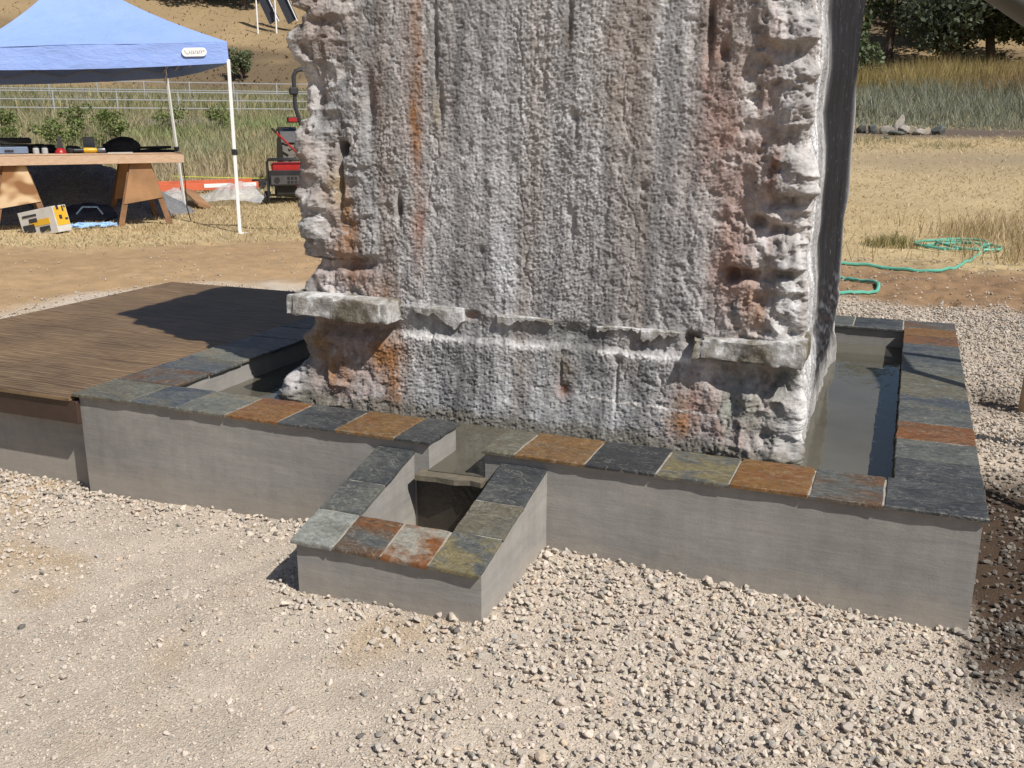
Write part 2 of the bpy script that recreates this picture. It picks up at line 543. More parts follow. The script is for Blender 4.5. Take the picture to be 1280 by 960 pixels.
tag(gravel, 'loose pale crushed gravel strewn over the ground round the pool', 'gravel', kind='stuff')

# ------------------------------------------------------------------ pool basin with slate coping
X0, X1, Y0, Y1 = -3.565, 0.35, 3.28, 6.665       # outer edge of the coping
ZC = 0.43                                         # top of the coping
WAT = 0.31                                        # water level
basin = thing('fountain_basin', 'low grey rendered pool wall topped with multicoloured slate tiles round the rock', 'fountain basin', (0, 0, 0))

t = NT('render_stucco')
co = t.coord(); coh = t.coord((1.2, 1.2, 9)); coh2 = t.coord((6, 6, 70))
n1 = t.noise(co, 2.2, 5, 0.6); n2 = t.noise(coh, 2.5, 5, 0.6, 0.4)
vst = t.noise(t.coord((7, 7, 0.7)), 2.0, 5, 0.65)
c = t.ramp(n1, [(0.3, (0.262, 0.25, 0.232)), (0.7, (0.348, 0.333, 0.31))])
c = t.mix(1.0, c, t.ramp(n2, [(0.3, (0.86, 0.87, 0.88)), (0.7, (1.07, 1.06, 1.05))]), 'MULTIPLY')
c = t.mix(1.0, c, t.ramp(t.noise(co, 25, 5, 0.65), [(0.3, (0.93,) * 3), (0.7, (1.05,) * 3)]), 'MULTIPLY')
c = t.mix(1.0, c, t.ramp(vst, [(0.32, (0.91, 0.91, 0.915)), (0.55, (1.0,) * 3), (0.72, (1.03,) * 3)]), 'MULTIPLY')
spl_ = t.new('ShaderNodeSeparateXYZ'); t.l(co, spl_.inputs[0])
dust = t.ramp(t.mth('ADD', spl_.outputs['Z'], t.mul(t.noise(co, 6, 6, 0.65), 0.22, -0.11)), [(0.02, (0.5,) * 3), (0.13, (0, 0, 0))])
c = t.mix(dust, c, (0.40, 0.345, 0.28))
nb = t.bump(t.noise(coh2, 1.2, 5, 0.6, 0.5), 0.16, 0.006)
nb = t.bump(t.noise(co, 7, 4), 0.14, 0.02, nb)
nb = t.bump(t.noise(co, 120, 4), 0.3, 0.002, nb)
m_stucco = t.done(c, 0.88, nb, 0.25)
t = NT('old_concrete')
co = t.coord()
c = t.ramp(t.noise(co, 5, 6, 0.65), [(0.3, (0.25, 0.225, 0.19)), (0.7, (0.40, 0.37, 0.32))])
m_conc = t.done(c, 0.9, t.bump(t.noise(co, 45, 5, 0.7), 0.6, 0.01), 0.25)
m_wetc = simple('wet_concrete', (0.035, 0.031, 0.025), 0.4, var=0.35, scale=9, bump=0.4)
t = NT('grout')
co = t.coord()
m_grout = t.done(t.ramp(t.noise(co, 40, 4), [(0.3, (0.26, 0.235, 0.20)), (0.7, (0.40, 0.365, 0.32))]), 0.95, t.bump(t.noise(co, 200, 3), 0.4, 0.003), 0.2)


def slate(name, cols, scale=5.0, seed=0.0, rough=0.42, streak=None):
    """riven slate: two to four colours run together in cloudy bands"""
    t = NT(name); co = t.coord()
    mp = t.new('ShaderNodeMapping'); mp.inputs['Location'].default_value = (seed * 3.1, seed * 1.7, seed); mp.inputs['Rotation'].default_value = (0, 0, seed * 1.3)
    mp.inputs['Scale'].default_value = (1, 1.9, 1); t.l(co, mp.inputs[0]); cv = mp.outputs[0]
    n = t.noise(cv, scale * 0.8, 8, 0.68, 0.5)
    k = len(cols)
    c = t.ramp(n, [(0.30 + 0.38 * i / max(1, k - 1), q) for i, q in enumerate(cols)])
    c = t.mix(1.0, c, t.ramp(t.noise(cv, 38, 6, 0.7), [(0.3, (0.5,) * 3), (0.72, (1.3,) * 3)]), 'MULTIPLY')
    c = t.mix(1.0, c, t.ramp(t.noise(cv, 130, 4, 0.7), [(0.3, (0.75,) * 3), (0.72, (1.22,) * 3)]), 'MULTIPLY')
    sp = t.ramp(t.noise(cv, 16, 5, 0.75, 1.5), [(0.66, (0, 0, 0)), (0.74, (1, 1, 1))])
    c = t.mix(t.mth('MULTIPLY', sp, 0.28), c, (0.26, 0.25, 0.21))
    vn_ = t.new('ShaderNodeMath', operation='ABSOLUTE'); t.l(t.mul(t.noise(cv, 7, 5, 0.6, 1.2), 1.0, -0.5), vn_.inputs[0])
    c = t.mix(t.mth('MULTIPLY', t.ramp(vn_.outputs[0], [(0.0, (1, 1, 1)), (0.012, (0, 0, 0))]), 0.4), c, (0.36, 0.34, 0.29))
    nb = t.bump(t.noise(cv, 9, 7, 0.66, 0.6), 0.8, 0.014)
    nb = t.bump(t.noise(cv, 60, 5, 0.65), 0.35, 0.003, nb)
    r = t.mul(t.noise(cv, 12, 4), 0.35, rough - 0.12)
    return t.done(c, r, nb, 0.5)


DK = (0.034, 0.038, 0.042); DK2 = (0.06, 0.064, 0.066); BL = (0.062, 0.074, 0.09); GR = (0.105, 0.11, 0.102); GG = (0.155, 0.16, 0.135)
OL = (0.135, 0.122, 0.085); OC = (0.205, 0.112, 0.038); RU = (0.205, 0.082, 0.025); RD = (0.105, 0.048, 0.034); BR = (0.12, 0.075, 0.045); YE = (0.21, 0.175, 0.085); PL = (0.27, 0.28, 0.25)
SL = {
    'dark': slate('slate_dark', [DK, DK2, GR], 4, 1),
    'black': slate('slate_black', [(0.03, 0.033, 0.036), (0.045, 0.047, 0.05)], 4, 2, 0.5),
    'blue': slate('slate_blue', [DK2, BL, GR, OL], 4, 3),
    'grey': slate('slate_grey', [DK2, GR, GG], 4, 4),
    'olive': slate('slate_olive', [GR, OL, GG], 5, 5),
    'ochre': slate('slate_ochre', [OL, OC, (0.17, 0.10, 0.045), RU], 4.5, 6),
    'rust': slate('slate_rust', [BR, RU, OC, RU], 5, 7),
    'redbrown': slate('slate_red', [RD, BR, RU, RD], 5, 8),
    'rustgrey': slate('slate_rust_grey', [DK2, GR, BR, RU], 4.5, 9),
    'yellowgrey': slate('slate_yellow_grey', [DK2, GR, YE, GR], 6.5, 10),
    'pale': slate('slate_pale', [GG, PL, (0.23, 0.24, 0.23)], 5, 11),
    'palerust': slate('slate_pale_rust', [PL, (0.30, 0.27, 0.22), RU, (0.20, 0.08, 0.03)], 5.5, 12.4),
    'mixed': slate('slate_mixed', [DK2, BL, OC, GG], 6, 13),
    'tan': slate('slate_tan', [GR, GG, (0.23, 0.19, 0.12)], 5, 14),
}
TH = 0.014


def tile(x0, x1, y0, y1, kind, parent, zf=None, th=TH, gap=0.0035, frame=None):
    """one slate tile with slightly chipped chamfered edges; zf(x,y) gives its top"""
    if zf is None:
        dz = random.uniform(-0.0018, 0.0018); ax = random.uniform(-.004, .004); ay = random.uniform(-.004, .004)
        zf = lambda x, y: ZC + dz + ax * (x - (x0 + x1) / 2) + ay * (y - (y0 + y1) / 2)
    x0 += gap; x1 -= gap; y0 += gap; y1 -= gap
    n = 5
    pts = []
    cs = [(x0, y0), (x1, y0), (x1, y1), (x0, y1)]
    cx, cy = (x0 + x1) / 2, (y0 + y1) / 2
    for i in range(4):
        a = cs[i]; b = cs[(i + 1) % 4]
        for k in range(n):
            q = k / n; j = random.uniform(-.0018, .0018) * (2.2 if random.random() < 0.16 else 1.0)
            p = (a[0] + (b[0] - a[0]) * q, a[1] + (b[1] - a[1]) * q)
            pts.append((p[0] + (j if abs(p[0] - cx) > 0 else 0), p[1] + j))
    m = len(pts)
    V = [(p[0], p[1], zf(*p) - th) for p in pts]
    V += [(p[0], p[1], zf(*p) - 0.004) for p in pts]
    for p in pts:
        q = (p[0] + (cx - p[0]) * 0.02, p[1] + (cy - p[1]) * 0.02)
        V.append((q[0], q[1], zf(*q) + random.uniform(-.0008, .0008)))
    V.append((cx, cy, zf(cx, cy) + random.uniform(0, .0012)))
    F = [tuple(range(m))[::-1]]
    for L in (0, 1):
        F += [(L * m + i, L * m + (i + 1) % m, (L + 1) * m + (i + 1) % m, (L + 1) * m + i) for i in range(m)]
    F += [(2 * m + i, 2 * m + (i + 1) % m, 3 * m) for i in range(m)]
    me = bpy.data.meshes.new('slate_tile'); me.from_pydata(V, [], F); me.update()
    o = link('slate_tile', me, SL[kind], parent)
    # origin to the tile's middle
    cz = zf(cx, cy)
    me.transform(Matrix.Translation((-cx, -cy, -cz))); o.location = (cx, cy, cz)
    return o


def wall_panel(mb, a, b, z0, z1, nout, nu, nv, amp=0.003, seed=0):
    """slightly uneven rendered face from a to b (plan points), outward normal nout"""
    V = []; F = []
    us = np.linspace(0, 1, nu + 1); vs = np.linspace(0, 1, nv + 1)
    for v in vs:
        for u in us:
            x = a[0] + (b[0] - a[0]) * u; y = a[1] + (b[1] - a[1]) * u; zz = z0 + (z1 - z0) * v
            d = float(vn(x * 2.3 + y * 2.3, zz * 3.1, 0, seed)) * amp
            e = min(u, 1 - u, 1 - v) * 12
            d *= min(1, e)
            V.append((x + nout[0] * d, y + nout[1] * d, zz))
    w = nu + 1
    for j in range(nv):
        for i in range(nu):
            F.append((j * w + i, j * w + i + 1, (j + 1) * w + i + 1, (j + 1) * w + i))
    mb.add(V, F)


OV = 0.02                                          # coping overhang
wx0, wx1, wy0, wy1 = X0 + OV + 0.01, X1 - OV, Y0 + OV, Y1 - OV
ix0, ix1, iy0, iy1 = -3.225, 0.062, 3.555, 6.355      # inner faces of the walls
ZB = ZC - TH - 0.004
GL, GR_ = -1.69, -1.459                             # the gap in the front wall
mb = MB()
def wall_run(mb, xa, xb, ya, yb, z1=None, z0=-0.25):
    mb.box(xa, xb, ya, yb, z0, z1 if z1 else ZB)
def front_wall(xa, xb, seed):
    m = MB()
    wall_panel(m, (xa, wy0), (xb, wy0), -0.25, ZB, (0, -1), 40, 8, 0.0022, seed)
    wall_panel(m, (xb, wy0), (xb, iy0), -0.25, ZB, (1, 0), 4, 6, 0.002, seed)
    wall_panel(m, (xb, iy0), (xa, iy0), -0.25, ZB, (0, 1), 12, 4, 0.002, seed)
    wall_panel(m, (xa, iy0), (xa, wy0), -0.25, ZB, (-1, 0), 4, 6, 0.002, seed)
    m.add([(xa, wy0, ZB), (xb, wy0, ZB), (xb, iy0, ZB), (xa, iy0, ZB)], [(0, 1, 2, 3)])
    return m.build('front_wall', m_stucco, basin)
front_wall(wx0, GL - 0.005, 1)
front_wall(GR_ + 0.012, wx1, 2)
m = MB(); wall_panel(m, (wx1, iy0 + .002), (wx1, wy1), -0.25, ZB, (1, 0), 24, 6, 0.004, 5)
wall_panel(m, (ix1, wy1), (ix1, iy0 + .002), -0.25, ZB, (-1, 0), 12, 4, 0.002, 6)
m.add([(ix1, iy0 + .002, ZB), (wx1, iy0 + .002, ZB), (wx1, wy1, ZB), (ix1, wy1, ZB)], [(0, 1, 2, 3)])
wall_panel(m, (wx1, wy1), (ix1, wy1), -0.25, ZB, (0, 1), 2, 4, 0.002, 7)
m.build('side_wall', m_stucco, basin)
m = MB(); m.box(wx0, ix0, iy0 + .002, wy1, -0.25, ZB); m.build('side_wall', m_stucco, basin)
m = MB(); m.box(ix0 + .002, ix1 - .002, iy1, wy1, -0.25, ZB); m.build('back_wall', m_stucco, basin)
# pool floor
m = MB(); m.box(ix0 - .01, ix1 + .01, iy0 - .01, iy1 + .01, -0.2, -0.1); m.build('pool_floor', m_conc, basin)
# mortar bed, seen as the pale joints between the tiles
m = MB(); e = 0.012
m.box(X0 + e, GL - e, Y0 + e, iy0 - .004, ZB - .001, ZC - 0.0045)
m.build('mortar_bed', m_grout, basin)
m = MB(); m.box(GR_ + e, X1 - e, Y0 + e, iy0 - .004, ZB - .001, ZC - 0.0045); m.build('mortar_bed', m_grout, basin)
m = MB(); m.box(ix1 + .001, X1 - e, iy0 - .003, Y1 - e, ZB - .001, ZC - 0.0045); m.build('mortar_bed', m_grout, basin)
m = MB(); m.box(X0 + e, ix0 - .004, iy0 - .003, Y1 - e, ZB - .001, ZC - 0.0045); m.build('mortar_bed', m_grout, basin)
m = MB(); m.box(ix0 - .003, ix1 + .003, iy1 + .004, Y1 - e, ZB - .001, ZC - 0.0045); m.build('mortar_bed', m_grout, basin)

IY = 3.575     # inner edge of the front row
IXR = 0.045    # inner edge of the right row
IXL = -3.205   # inner edge of the left row
fl = [X0, -3.222, -2.962, -2.682, -2.412, -2.124, -1.846, GL + 0.01]
for a, b, k in zip(fl[:-1], fl[1:], ['olive', 'blue', 'tan', 'rust', 'dark', 'ochre', 'dark']):
    tile(a, b, Y0, IY, k, basin)
fr = [GR_, -1.319, -1.035, -0.760, -0.4925, -0.2200, 0.024, X1]
for a, b, k in zip(fr[:-1], fr[1:], ['olive', 'ochre', 'black', 'yellowgrey', 'rust', 'rustgrey', 'dark']):
    tile(a, b, Y0, IY, k, basin)
ry = [IY, 3.825, 4.075, 4.325, 4.55, 4.765, 4.995, 5.235, 5.475, 5.73, 5.955, 6.205, 6.44, Y1]
for a, b, k in zip(ry[:-1], ry[1:], ['dark', 'grey', 'redbrown', 'grey', 'blue', 'olive', 'olive', 'grey', 'blue', 'blue', 'redbrown', 'rust', 'rustgrey']):
    tile(IXR, X1, a, b, k, basin)
ly = [IY, 3.845, 4.105, 4.365, 4.65, 4.94, 5.23, 5.52, 5.81, 6.10, 6.385, Y1]
for a, b, k in zip(ly[:-1], ly[1:], ['rustgrey', 'blue', 'tan', 'blue', 'blue', 'dark', 'grey', 'blue', 'olive', 'dark', 'grey']):
    tile(X0, IXL, a, b, k, basin)
bx = list(np.linspace(IXL, IXR, 12))
for i, (a, b) in enumerate(zip(bx[:-1], bx[1:])):
    tile(a, b, 6.335, Y1, ['dark', 'grey', 'olive', 'blue', 'dark', 'rustgrey', 'grey', 'dark', 'olive', 'grey', 'dark'][i], basin)

# ---- spill box in front of the gap
BX0, BX1, BY0, BY1 = -1.93, -1.183, 2.65, 3.288
bz = lambda x, y: 0.38 - 0.238 * (3.28 - y)
sbox = MB()
o1 = 0.02
bx0, bx1, by0 = BX0 + o1, BX1 - 0.004, BY0 + o1
tx = [BX0, -1.752, -1.563, -1.378, BX1]
def wedge(mb, xa, xb, ya, yb, z0=-0.25):
    v = [(xa, ya, z0), (xb, ya, z0), (xb, yb, z0), (xa, yb, z0)] + [(x_, y_, bz(x_, y_) - TH - .003) for x_, y_ in ((xa, ya), (xb, ya), (xb, yb), (xa, yb))]
    mb.add(v, [(0, 3, 2, 1), (4, 5, 6, 7), (0, 1, 5, 4), (1, 2, 6, 5), (2, 3, 7, 6), (3, 0, 4, 7)])
wedge(sbox, bx0, bx1, by0, 2.84)
wedge(sbox, bx0, -1.762, 2.84, 3.30)
wedge(sbox, -1.372, bx1, 2.84, 3.30)
box_o = sbox.build('spill_box', m_stucco, basin)
m = MB(); m.box(bx0 + .05, bx1 - .05, by0 + .05, 3.29, -0.24, -0.1); m.build('box_floor', m_wetc, box_o)
m = MB()
for (xa, xb, ya, yb) in ((BX0 + e, BX1 - .008, BY0 + e, 2.846), (BX0 + e, -1.757, 2.846, 3.285), (-1.374, BX1 - .008, 2.846, 3.285)):
    v = [(x_, y_, bz(x_, y_) - q) for q in (TH + .004, .0045) for x_, y_ in ((xa, ya), (xb, ya), (xb, yb), (xa, yb))]
    m.add(v, [(0, 3, 2, 1), (4, 5, 6, 7), (0, 1, 5, 4), (1, 2, 6, 5), (2, 3, 7, 6), (3, 0, 4, 7)])
m.build('mortar_bed', m_grout, box_o)
bk = {(0, 0): 'pale', (1, 0): 'rustgrey', (2, 0): 'palerust', (3, 0): 'yellowgrey', (0, 1): 'grey', (0, 2): 'dark', (3, 1): 'olive', (3, 2): 'dark'}
yy = [BY0, 2.85, 3.045, 3.298]
for (i, j), k in bk.items():
    dz = random.uniform(-.001, .001)
    tile(tx[i], tx[i + 1], yy[j], yy[j + 1], k, box_o, zf=lambda x, y, dz=dz: bz(x, y) + dz)
# spillway slab in the gap, with a rough broken lip over the box
sp = MB()
lip = [(GL - .035, 3.30), (GL - .03, 3.22), (GL + .06, 3.232), (GL + .14, 3.226), (GL + .20, 3.25), (GL + .25, 3.238), (GR_ + .025, 3.262), (GR_ + .02, 3.30), (GR_ + .01, 3.62), (GL - .004, 3.62)]
sp.prism([Vector((a, b, 0)) for a, b in lip], (0, 0, 0.286), (0, 0, 0.3075))
sp.build('spillway_slab', simple('damp_concrete', (0.15, 0.13, 0.095), 0.5, var=0.3, scale=14, bump=0.5), basin)
m = MB(); m.box(GL - .06, GR_ + .08, wy0 - .006, 3.56, -0.25, 0.268); m.build('spillway_wall', m_wetc, basin)

# ---- water
t = NT('murky_water')
co = t.coord((1, 1, 1))
c = t.ramp(t.noise(co, 1.6, 3), [(0.3, (0.078, 0.071, 0.053)), (0.7, (0.122, 0.112, 0.088))])
nb = t.bump(t.noise(t.coord((2.5, 1.0, 1)), 7, 3, 0.5, 0.6), 0.06, 0.02)
t.done(c, 0.03, nb, 0.5); t.b.inputs['IOR'].default_value = 1.33
m_water = t.m
wv = [(ix0 - .005, iy0 - .02, WAT), (GL - .004, iy0 - .02, WAT), (GL - .004, 3.285, WAT), (GR_ + .011, 3.30, WAT), (GR_ + .011, iy0 - .02, WAT), (ix1 + .005, iy0 - .02, WAT), (ix1 + .005, iy1 + .005, WAT), (ix0 - .005, iy1 + .005, WAT)]
me = bpy.data.meshes.new('water'); me.from_pydata(wv, [], [tuple(range(8))]); me.update()
tag(link('water', me, m_water), kind='structure')

# ------------------------------------------------------------------ rock monolith
LS = [(2.194, -2.667), (2.173, -2.66), (2.14, -2.568), (2.1, -2.596), (2.088, -2.652), (1.993, -2.689), (1.916, -2.655), (1.839, -2.634), (1.761, -2.63), (1.683, -2.609), (1.672, -2.651), (1.539, -2.662), (1.47, -2.636), (1.421, -2.656), (1.306, -2.668), (1.282, -2.706), (1.245, -2.699), (1.224, -2.638), (1.166, -2.673), (1.131, -2.679), (1.122, -2.639), (1.073, -2.697), (1.037, -2.722), (1.028, -2.609), (0.979, -2.653), (0.883, -2.68), (0.745, -2.655), (0.604, -2.676), (0.557, -2.66), (0.473, -2.722), (0.39, -2.77), (0.319, -2.798), (0.2, -2.815)]
RS = [(2.106, -0.411), (1.974, -0.389), (1.895, -0.383), (1.815, -0.393), (1.708, -0.402), (1.567, -0.373), (1.456, -0.364), (1.335, -0.367), (1.226, -0.364), (1.141, -0.375), (0.995, -0.345), (0.856, -0.345), (0.779, -0.36), (0.696, -0.345), (0.641, -0.335), (0.482, -0.338), (0.316, -0.352), (0.2, -0.35)]
ZT = 3.34
YF, YBK = 3.96, 5.9


def xleft(z):
    zz = np.array([q[0] for q in LS[::-1]] + [2.6, 3.0, ZT]); xx = np.array([q[1] for q in LS[::-1]] + [-2.70, -2.62, -2.64])
    return np.interp(z, zz, xx)


def xright(z):
    zz = np.array([q[0] for q in RS[::-1]] + [2.6, ZT]); xx = np.array([q[1] for q in RS[::-1]] + [-0.40, -0.45])
    return np.interp(z, zz, xx)


zr = np.concatenate([np.arange(0.0, 0.24, 0.03), np.arange(0.24, 2.24, 0.0045), np.arange(2.25, ZT, 0.04)])
tf = np.linspace(0, 1, 540); yr = np.concatenate([np.linspace(0, 0.36, 130)[1:], np.linspace(0.36, 1, 100)[1:]]); tb = np.linspace(0, 1, 40)[1:]; tl = (np.linspace(0, 1, 50)[1:-1])
tl = np.concatenate([tl, [0.985]])
ncol = len(tf) + len(yr) + len(tb) + len(tl)
Z = np.repeat(zr[:, None], ncol, 1)
xl = xleft(zr)[:, None]; xr = xright(zr)[:, None]
xl0, xr0 = -2.655 - 0.13 * sst(0.62, 0.3, zr)[:, None], -0.365 + 0.015 * sst(0.7, 0.6, zr)[:, None]
W0 = xr0 - xl0
Xf = xl0 + W0 * tf[None] + (xl - xl0) * np.exp(-(tf[None] * W0 / 0.16) ** 1.5) + (xr - xr0) * np.exp(-((1 - tf[None]) * W0 / 0.10) ** 1.5); Yf = np.full_like(Xf, YF)
Xr = xr + (-0.35 - xr) * yr[None]; Yr = YF + (YBK - YF) * yr[None] + 0 * xr
xbl = -2.70
Xb = -0.35 + (xbl + 0.35) * tb[None] + 0 * xr; Yb = np.full_like(Xb, YBK)
Xl = xbl + (xl - xbl) * tl[None]; Yl = YBK + (YF - YBK) * tl[None] + 0 * xl
X = np.concatenate([Xf, Xr, Xb, Xl], 1); Y = np.concatenate([Yf, Yr, Yb, Yl], 1)
face = np.concatenate([np.zeros(len(tf)), np.ones(len(yr)), np.full(len(tb), 2), np.full(len(tl), 3)]).astype(int)
# unrolled horizontal coordinate, outward normals with rounded corners
U = X.copy(); NX = np.zeros_like(X); NY = np.zeros_like(X)
fr_ = face == 0; ri = face == 1; bk_ = face == 2; le = face == 3
U[:, ri] = xr + (Y[:, ri] - YF); U[:, le] = xl - (Y[:, le] - YF)
eL = X[:, fr_] - xl; eR = xr - X[:, fr_]
NY[:, fr_] = -1; NX[:, fr_] = np.exp(-(eR / 0.03)) - np.exp(-(eL / 0.05))
NX[:, ri] = 1; NY[:, ri] = -np.exp(-((Y[:, ri] - YF) / 0.08)) + np.exp(-((YBK - Y[:, ri]) / 0.08))
NY[:, bk_] = 1; NX[:, bk_] = np.exp(-((-0.35 - X[:, bk_]) / 0.1)) - np.exp(-((X[:, bk_] - xbl) / 0.1))
NX[:, le] = -1; NY[:, le] = -np.exp(-((Y[:, le] - YF) / 0.08)) + np.exp(-((YBK - Y[:, le]) / 0.08))
nl = np.hypot(NX, NY); NX /= nl; NY /= nl
# soften the two front corners in plan
rc = 0.045
for e_ in (eL, eR):
    q = np.clip(e_ / rc, 0, 1); Y[:, fr_] += rc * 0.55 * (1 - np.sqrt(1 - (1 - q) ** 2))
for idx, lim in ((ri, 1), (le, 1)):
    q = np.exp(-((Y[:, idx] - YF) / 0.06)); Y[:, idx] += rc * 0.55 * q
isf = np.where(fr_, 1.0, 0.0)[None] * np.ones_like(X)
side = np.where(ri, np.exp(-np.clip((Y - YF), 0, 9) / 0.25), np.where(le, 0.8, np.where(fr_, 1.0, 0.8)))
rough_face = np.where(ri[None] * np.ones_like(X) > 0, np.clip(1 - sst(0.45, 0.62, Y - YF) * 0.85, 0, 1), 1.0)

D = np.zeros_like(X)
# profile: plinth below the ledge course, hollow under it
zl = np.interp(U, [-2.7, -0.33], [0.82, 0.775])                  # middle height of the ledge course
plin = np.interp(U, [-2.2, -0.8], [0.688, 0.712])
pl_n = plin + 0.008 * vn(U * 6, 0, 0, 81)
D += (0.018 * (1 - sst(pl_n - 0.006, pl_n + 0.03, Z)) + 0.03 * (1 - sst(0.25, 0.62, Z))) * np.where(ri, 0.35, 1.0)
D -= 0.002 * np.exp(-((Z - (zl - 0.045)) / 0.035) ** 2)
D += 0.012 * np.exp(-((Z - zl - 0.02) / 0.02) ** 2) * (0.5 + 0.5 * vn(U * 9, Z * 2, 0, 82))
# broad swellings and vertical flow ribs
P3 = (X, Y, Z)
D += rough_face * (0.016 * fbm(X * 1.8, Y * 1.8, Z * 1.2, 3, 1))
rib = 1 - np.abs(fbm(X * 7 + 0.25 * vn(U * 3, Z * 3, 0, 5), Y * 7, Z * 0.9, 3, 2))
D += rough_face * 0.0045 * (rib - 0.75)
rib2 = 1 - np.abs(fbm(U * 20 + 0.8 * vn(U * 4, Z * 5, 0, 6), Z * 2.2, Y * 3, 3, 3))
D += rough_face * 0.0035 * (rib2 - 0.75)
# lumps
D += rough_face * 0.0045 * fbm(X * 14, Y * 14, Z * 11, 3, 4)
# crust of little rippled rims
wz = Z + 0.012 * fbm(U * 14, Z * 14, 0, 2, 7)
smooth_patch = sst(-0.15, 0.25, fbm(U * 2.2, Z * 1.0, Y, 3, 12)) * 0.35 + 0.65
crust = np.abs(fbm(U * 66, wz * 118, Y * 30, 3, 8, 0.55))
D += rough_face * smooth_patch * 0.012 * (crust - 0.25)
edge0 = np.clip(np.exp(-((U + 2.6) / 0.35) ** 2) + np.exp(-((U + 0.45) / 0.3) ** 2), 0, 1)
pk2 = fbm(U * 30, Z * 34, Y * 20, 3, 16)
D -= rough_face * (0.004 + 0.008 * edge0) * sst(0.25, 0.6, pk2)
crk = np.abs(fbm(U * 6.5 + 0.6 * fbm(U * 12, Z * 10, 0, 3, 18), Z * 0.45, Y * 3, 3, 17))
D -= rough_face * 0.005 * (1 - sst(0.0, 0.06, crk)) * sst(-0.1, 0.3, vn(U * 4, Z * 2.5, 0, 19))
D += rough_face * 0.0040 * fbm(U * 130, Z * 190, Y * 90, 2, 10)
# the two corners are far lumpier than the middle
edge = np.clip(np.exp(-((U + 2.72) / 0.30) ** 2) * (U < -2.0) + np.exp(-((U + 0.40) / 0.26) ** 2) * (U > -1.1), 0, 1)
edge = np.where(le, 0.9, edge) * (np.where(ri, np.exp(-np.clip(Y - YF, 0, 9) / 0.2), 1.0))
lump = fbm(U * 6.0, Z * 6.5, Y * 4, 3, 14)
D += edge * np.where(U > -1.5, 0.036, 0.055) * lump + edge * 0.03 * (1 - 2 * np.abs(fbm(U * 10, Z * 10, Y * 4, 2, 15)))


def pit(x0, z0, wx, wz, dep, p=2.0):
    global D
    r = ((np.abs(U - x0) / wx) ** p + (np.abs(Z - z0) / wz) ** p)
    D -= dep * (0.6 if -2.1 < x0 < -0.9 else 1.0) * np.exp(-r) * (face != 2)[None]


def nose(x0, z0, wx, wup, amp, cut=0.012):
    """lump that swells from above and breaks off sharply at z0"""
    global D
    zz0 = z0 + 0.012 * vn(U * 22, 0, 0, int(abs(x0) * 100)) + 0.25 * np.abs(U - x0) * 0.6
    dz_ = Z - zz0
    gz_ = np.where(dz_ > 0, np.exp(-(dz_ / wup) ** 2), np.exp(-(dz_ / cut) ** 2))
    D += 0.42 * amp * gz_ * (1 + 0.35 * fbm(U * 18, Z * 18, Y * 9, 3, 20)) * np.exp(-(np.abs(U - x0) / wx) ** 3) * (face != 2)[None]


for a in ((-2.445, 1.545, 0.022, 0.03, 0.11, 3), (-2.462, 1.43, 0.012, 0.10, 0.05), (-2.47, 1.30, 0.016, 0.06, 0.035), (-2.165, 1.29, 0.012, 0.05, 0.045), (-1.965, 1.95, 0.010, 0.17, 0.03), (-1.945, 1.74, 0.012, 0.08, 0.03),
          (-1.352, 2.08, 0.012, 0.10, 0.03), (-1.33, 1.69, 0.018, 0.022, 0.03), (-1.318, 1.64, 0.008, 0.06, 0.02), (-1.022, 1.408, 0.013, 0.016, 0.032), (-1.345, 1.30, 0.015, 0.028, 0.028), (-1.325, 1.24, 0.012, 0.05, 0.024), (-1.752, 1.107, 0.012, 0.015, 0.02),
          (-2.39, 1.02, 0.11, 0.035, 0.05, 3), (-2.30, 1.75, 0.02, 0.12, 0.025), (-2.55, 1.80, 0.03, 0.09, 0.03), (-1.80, 0.815, 0.035, 0.018, 0.05, 3), (-1.30, 0.79, 0.10, 0.035, 0.018, 4), (-0.79, 0.79, 0.03, 0.03, 0.04, 3),
          (-1.10, 0.675, 0.022, 0.02, 0.02), (-1.10, 0.55, 0.006, 0.13, 0.02), (-1.345, 0.52, 0.03, 0.03, 0.02, 3), (-1.36, 0.60, 0.006, 0.07, 0.018), (-1.07, 0.80, 0.014, 0.012, 0.04), (-2.0, 0.72, 0.01, 0.05, 0.02),
          (-2.45, 0.71, 0.25, 0.045, 0.05, 3), (-0.52, 0.645, 0.17, 0.05, 0.055, 4), (-0.60, 0.52, 0.03, 0.10, 0.025), (-0.45, 0.42, 0.09, 0.04, 0.03),
          (-0.47, 1.93, 0.055, 0.03, 0.03), (-0.78, 2.02, 0.012, 0.13, 0.035), (-0.72, 1.93, 0.02, 0.04, 0.03), (-0.545, 1.29, 0.03, 0.025, 0.085, 3), (-0.635, 1.07, 0.022, 0.03, 0.09, 3), (-0.57, 1.075, 0.04, 0.022, 0.07, 3), (-0.425, 1.085, 0.045, 0.018, 0.08, 3), (-0.45, 1.62, 0.03, 0.05, 0.045), (-0.44, 1.37, 0.07, 0.02, 0.05, 3), (-0.46, 1.26, 0.04, 0.02, 0.06, 3)):
    pit(*a)
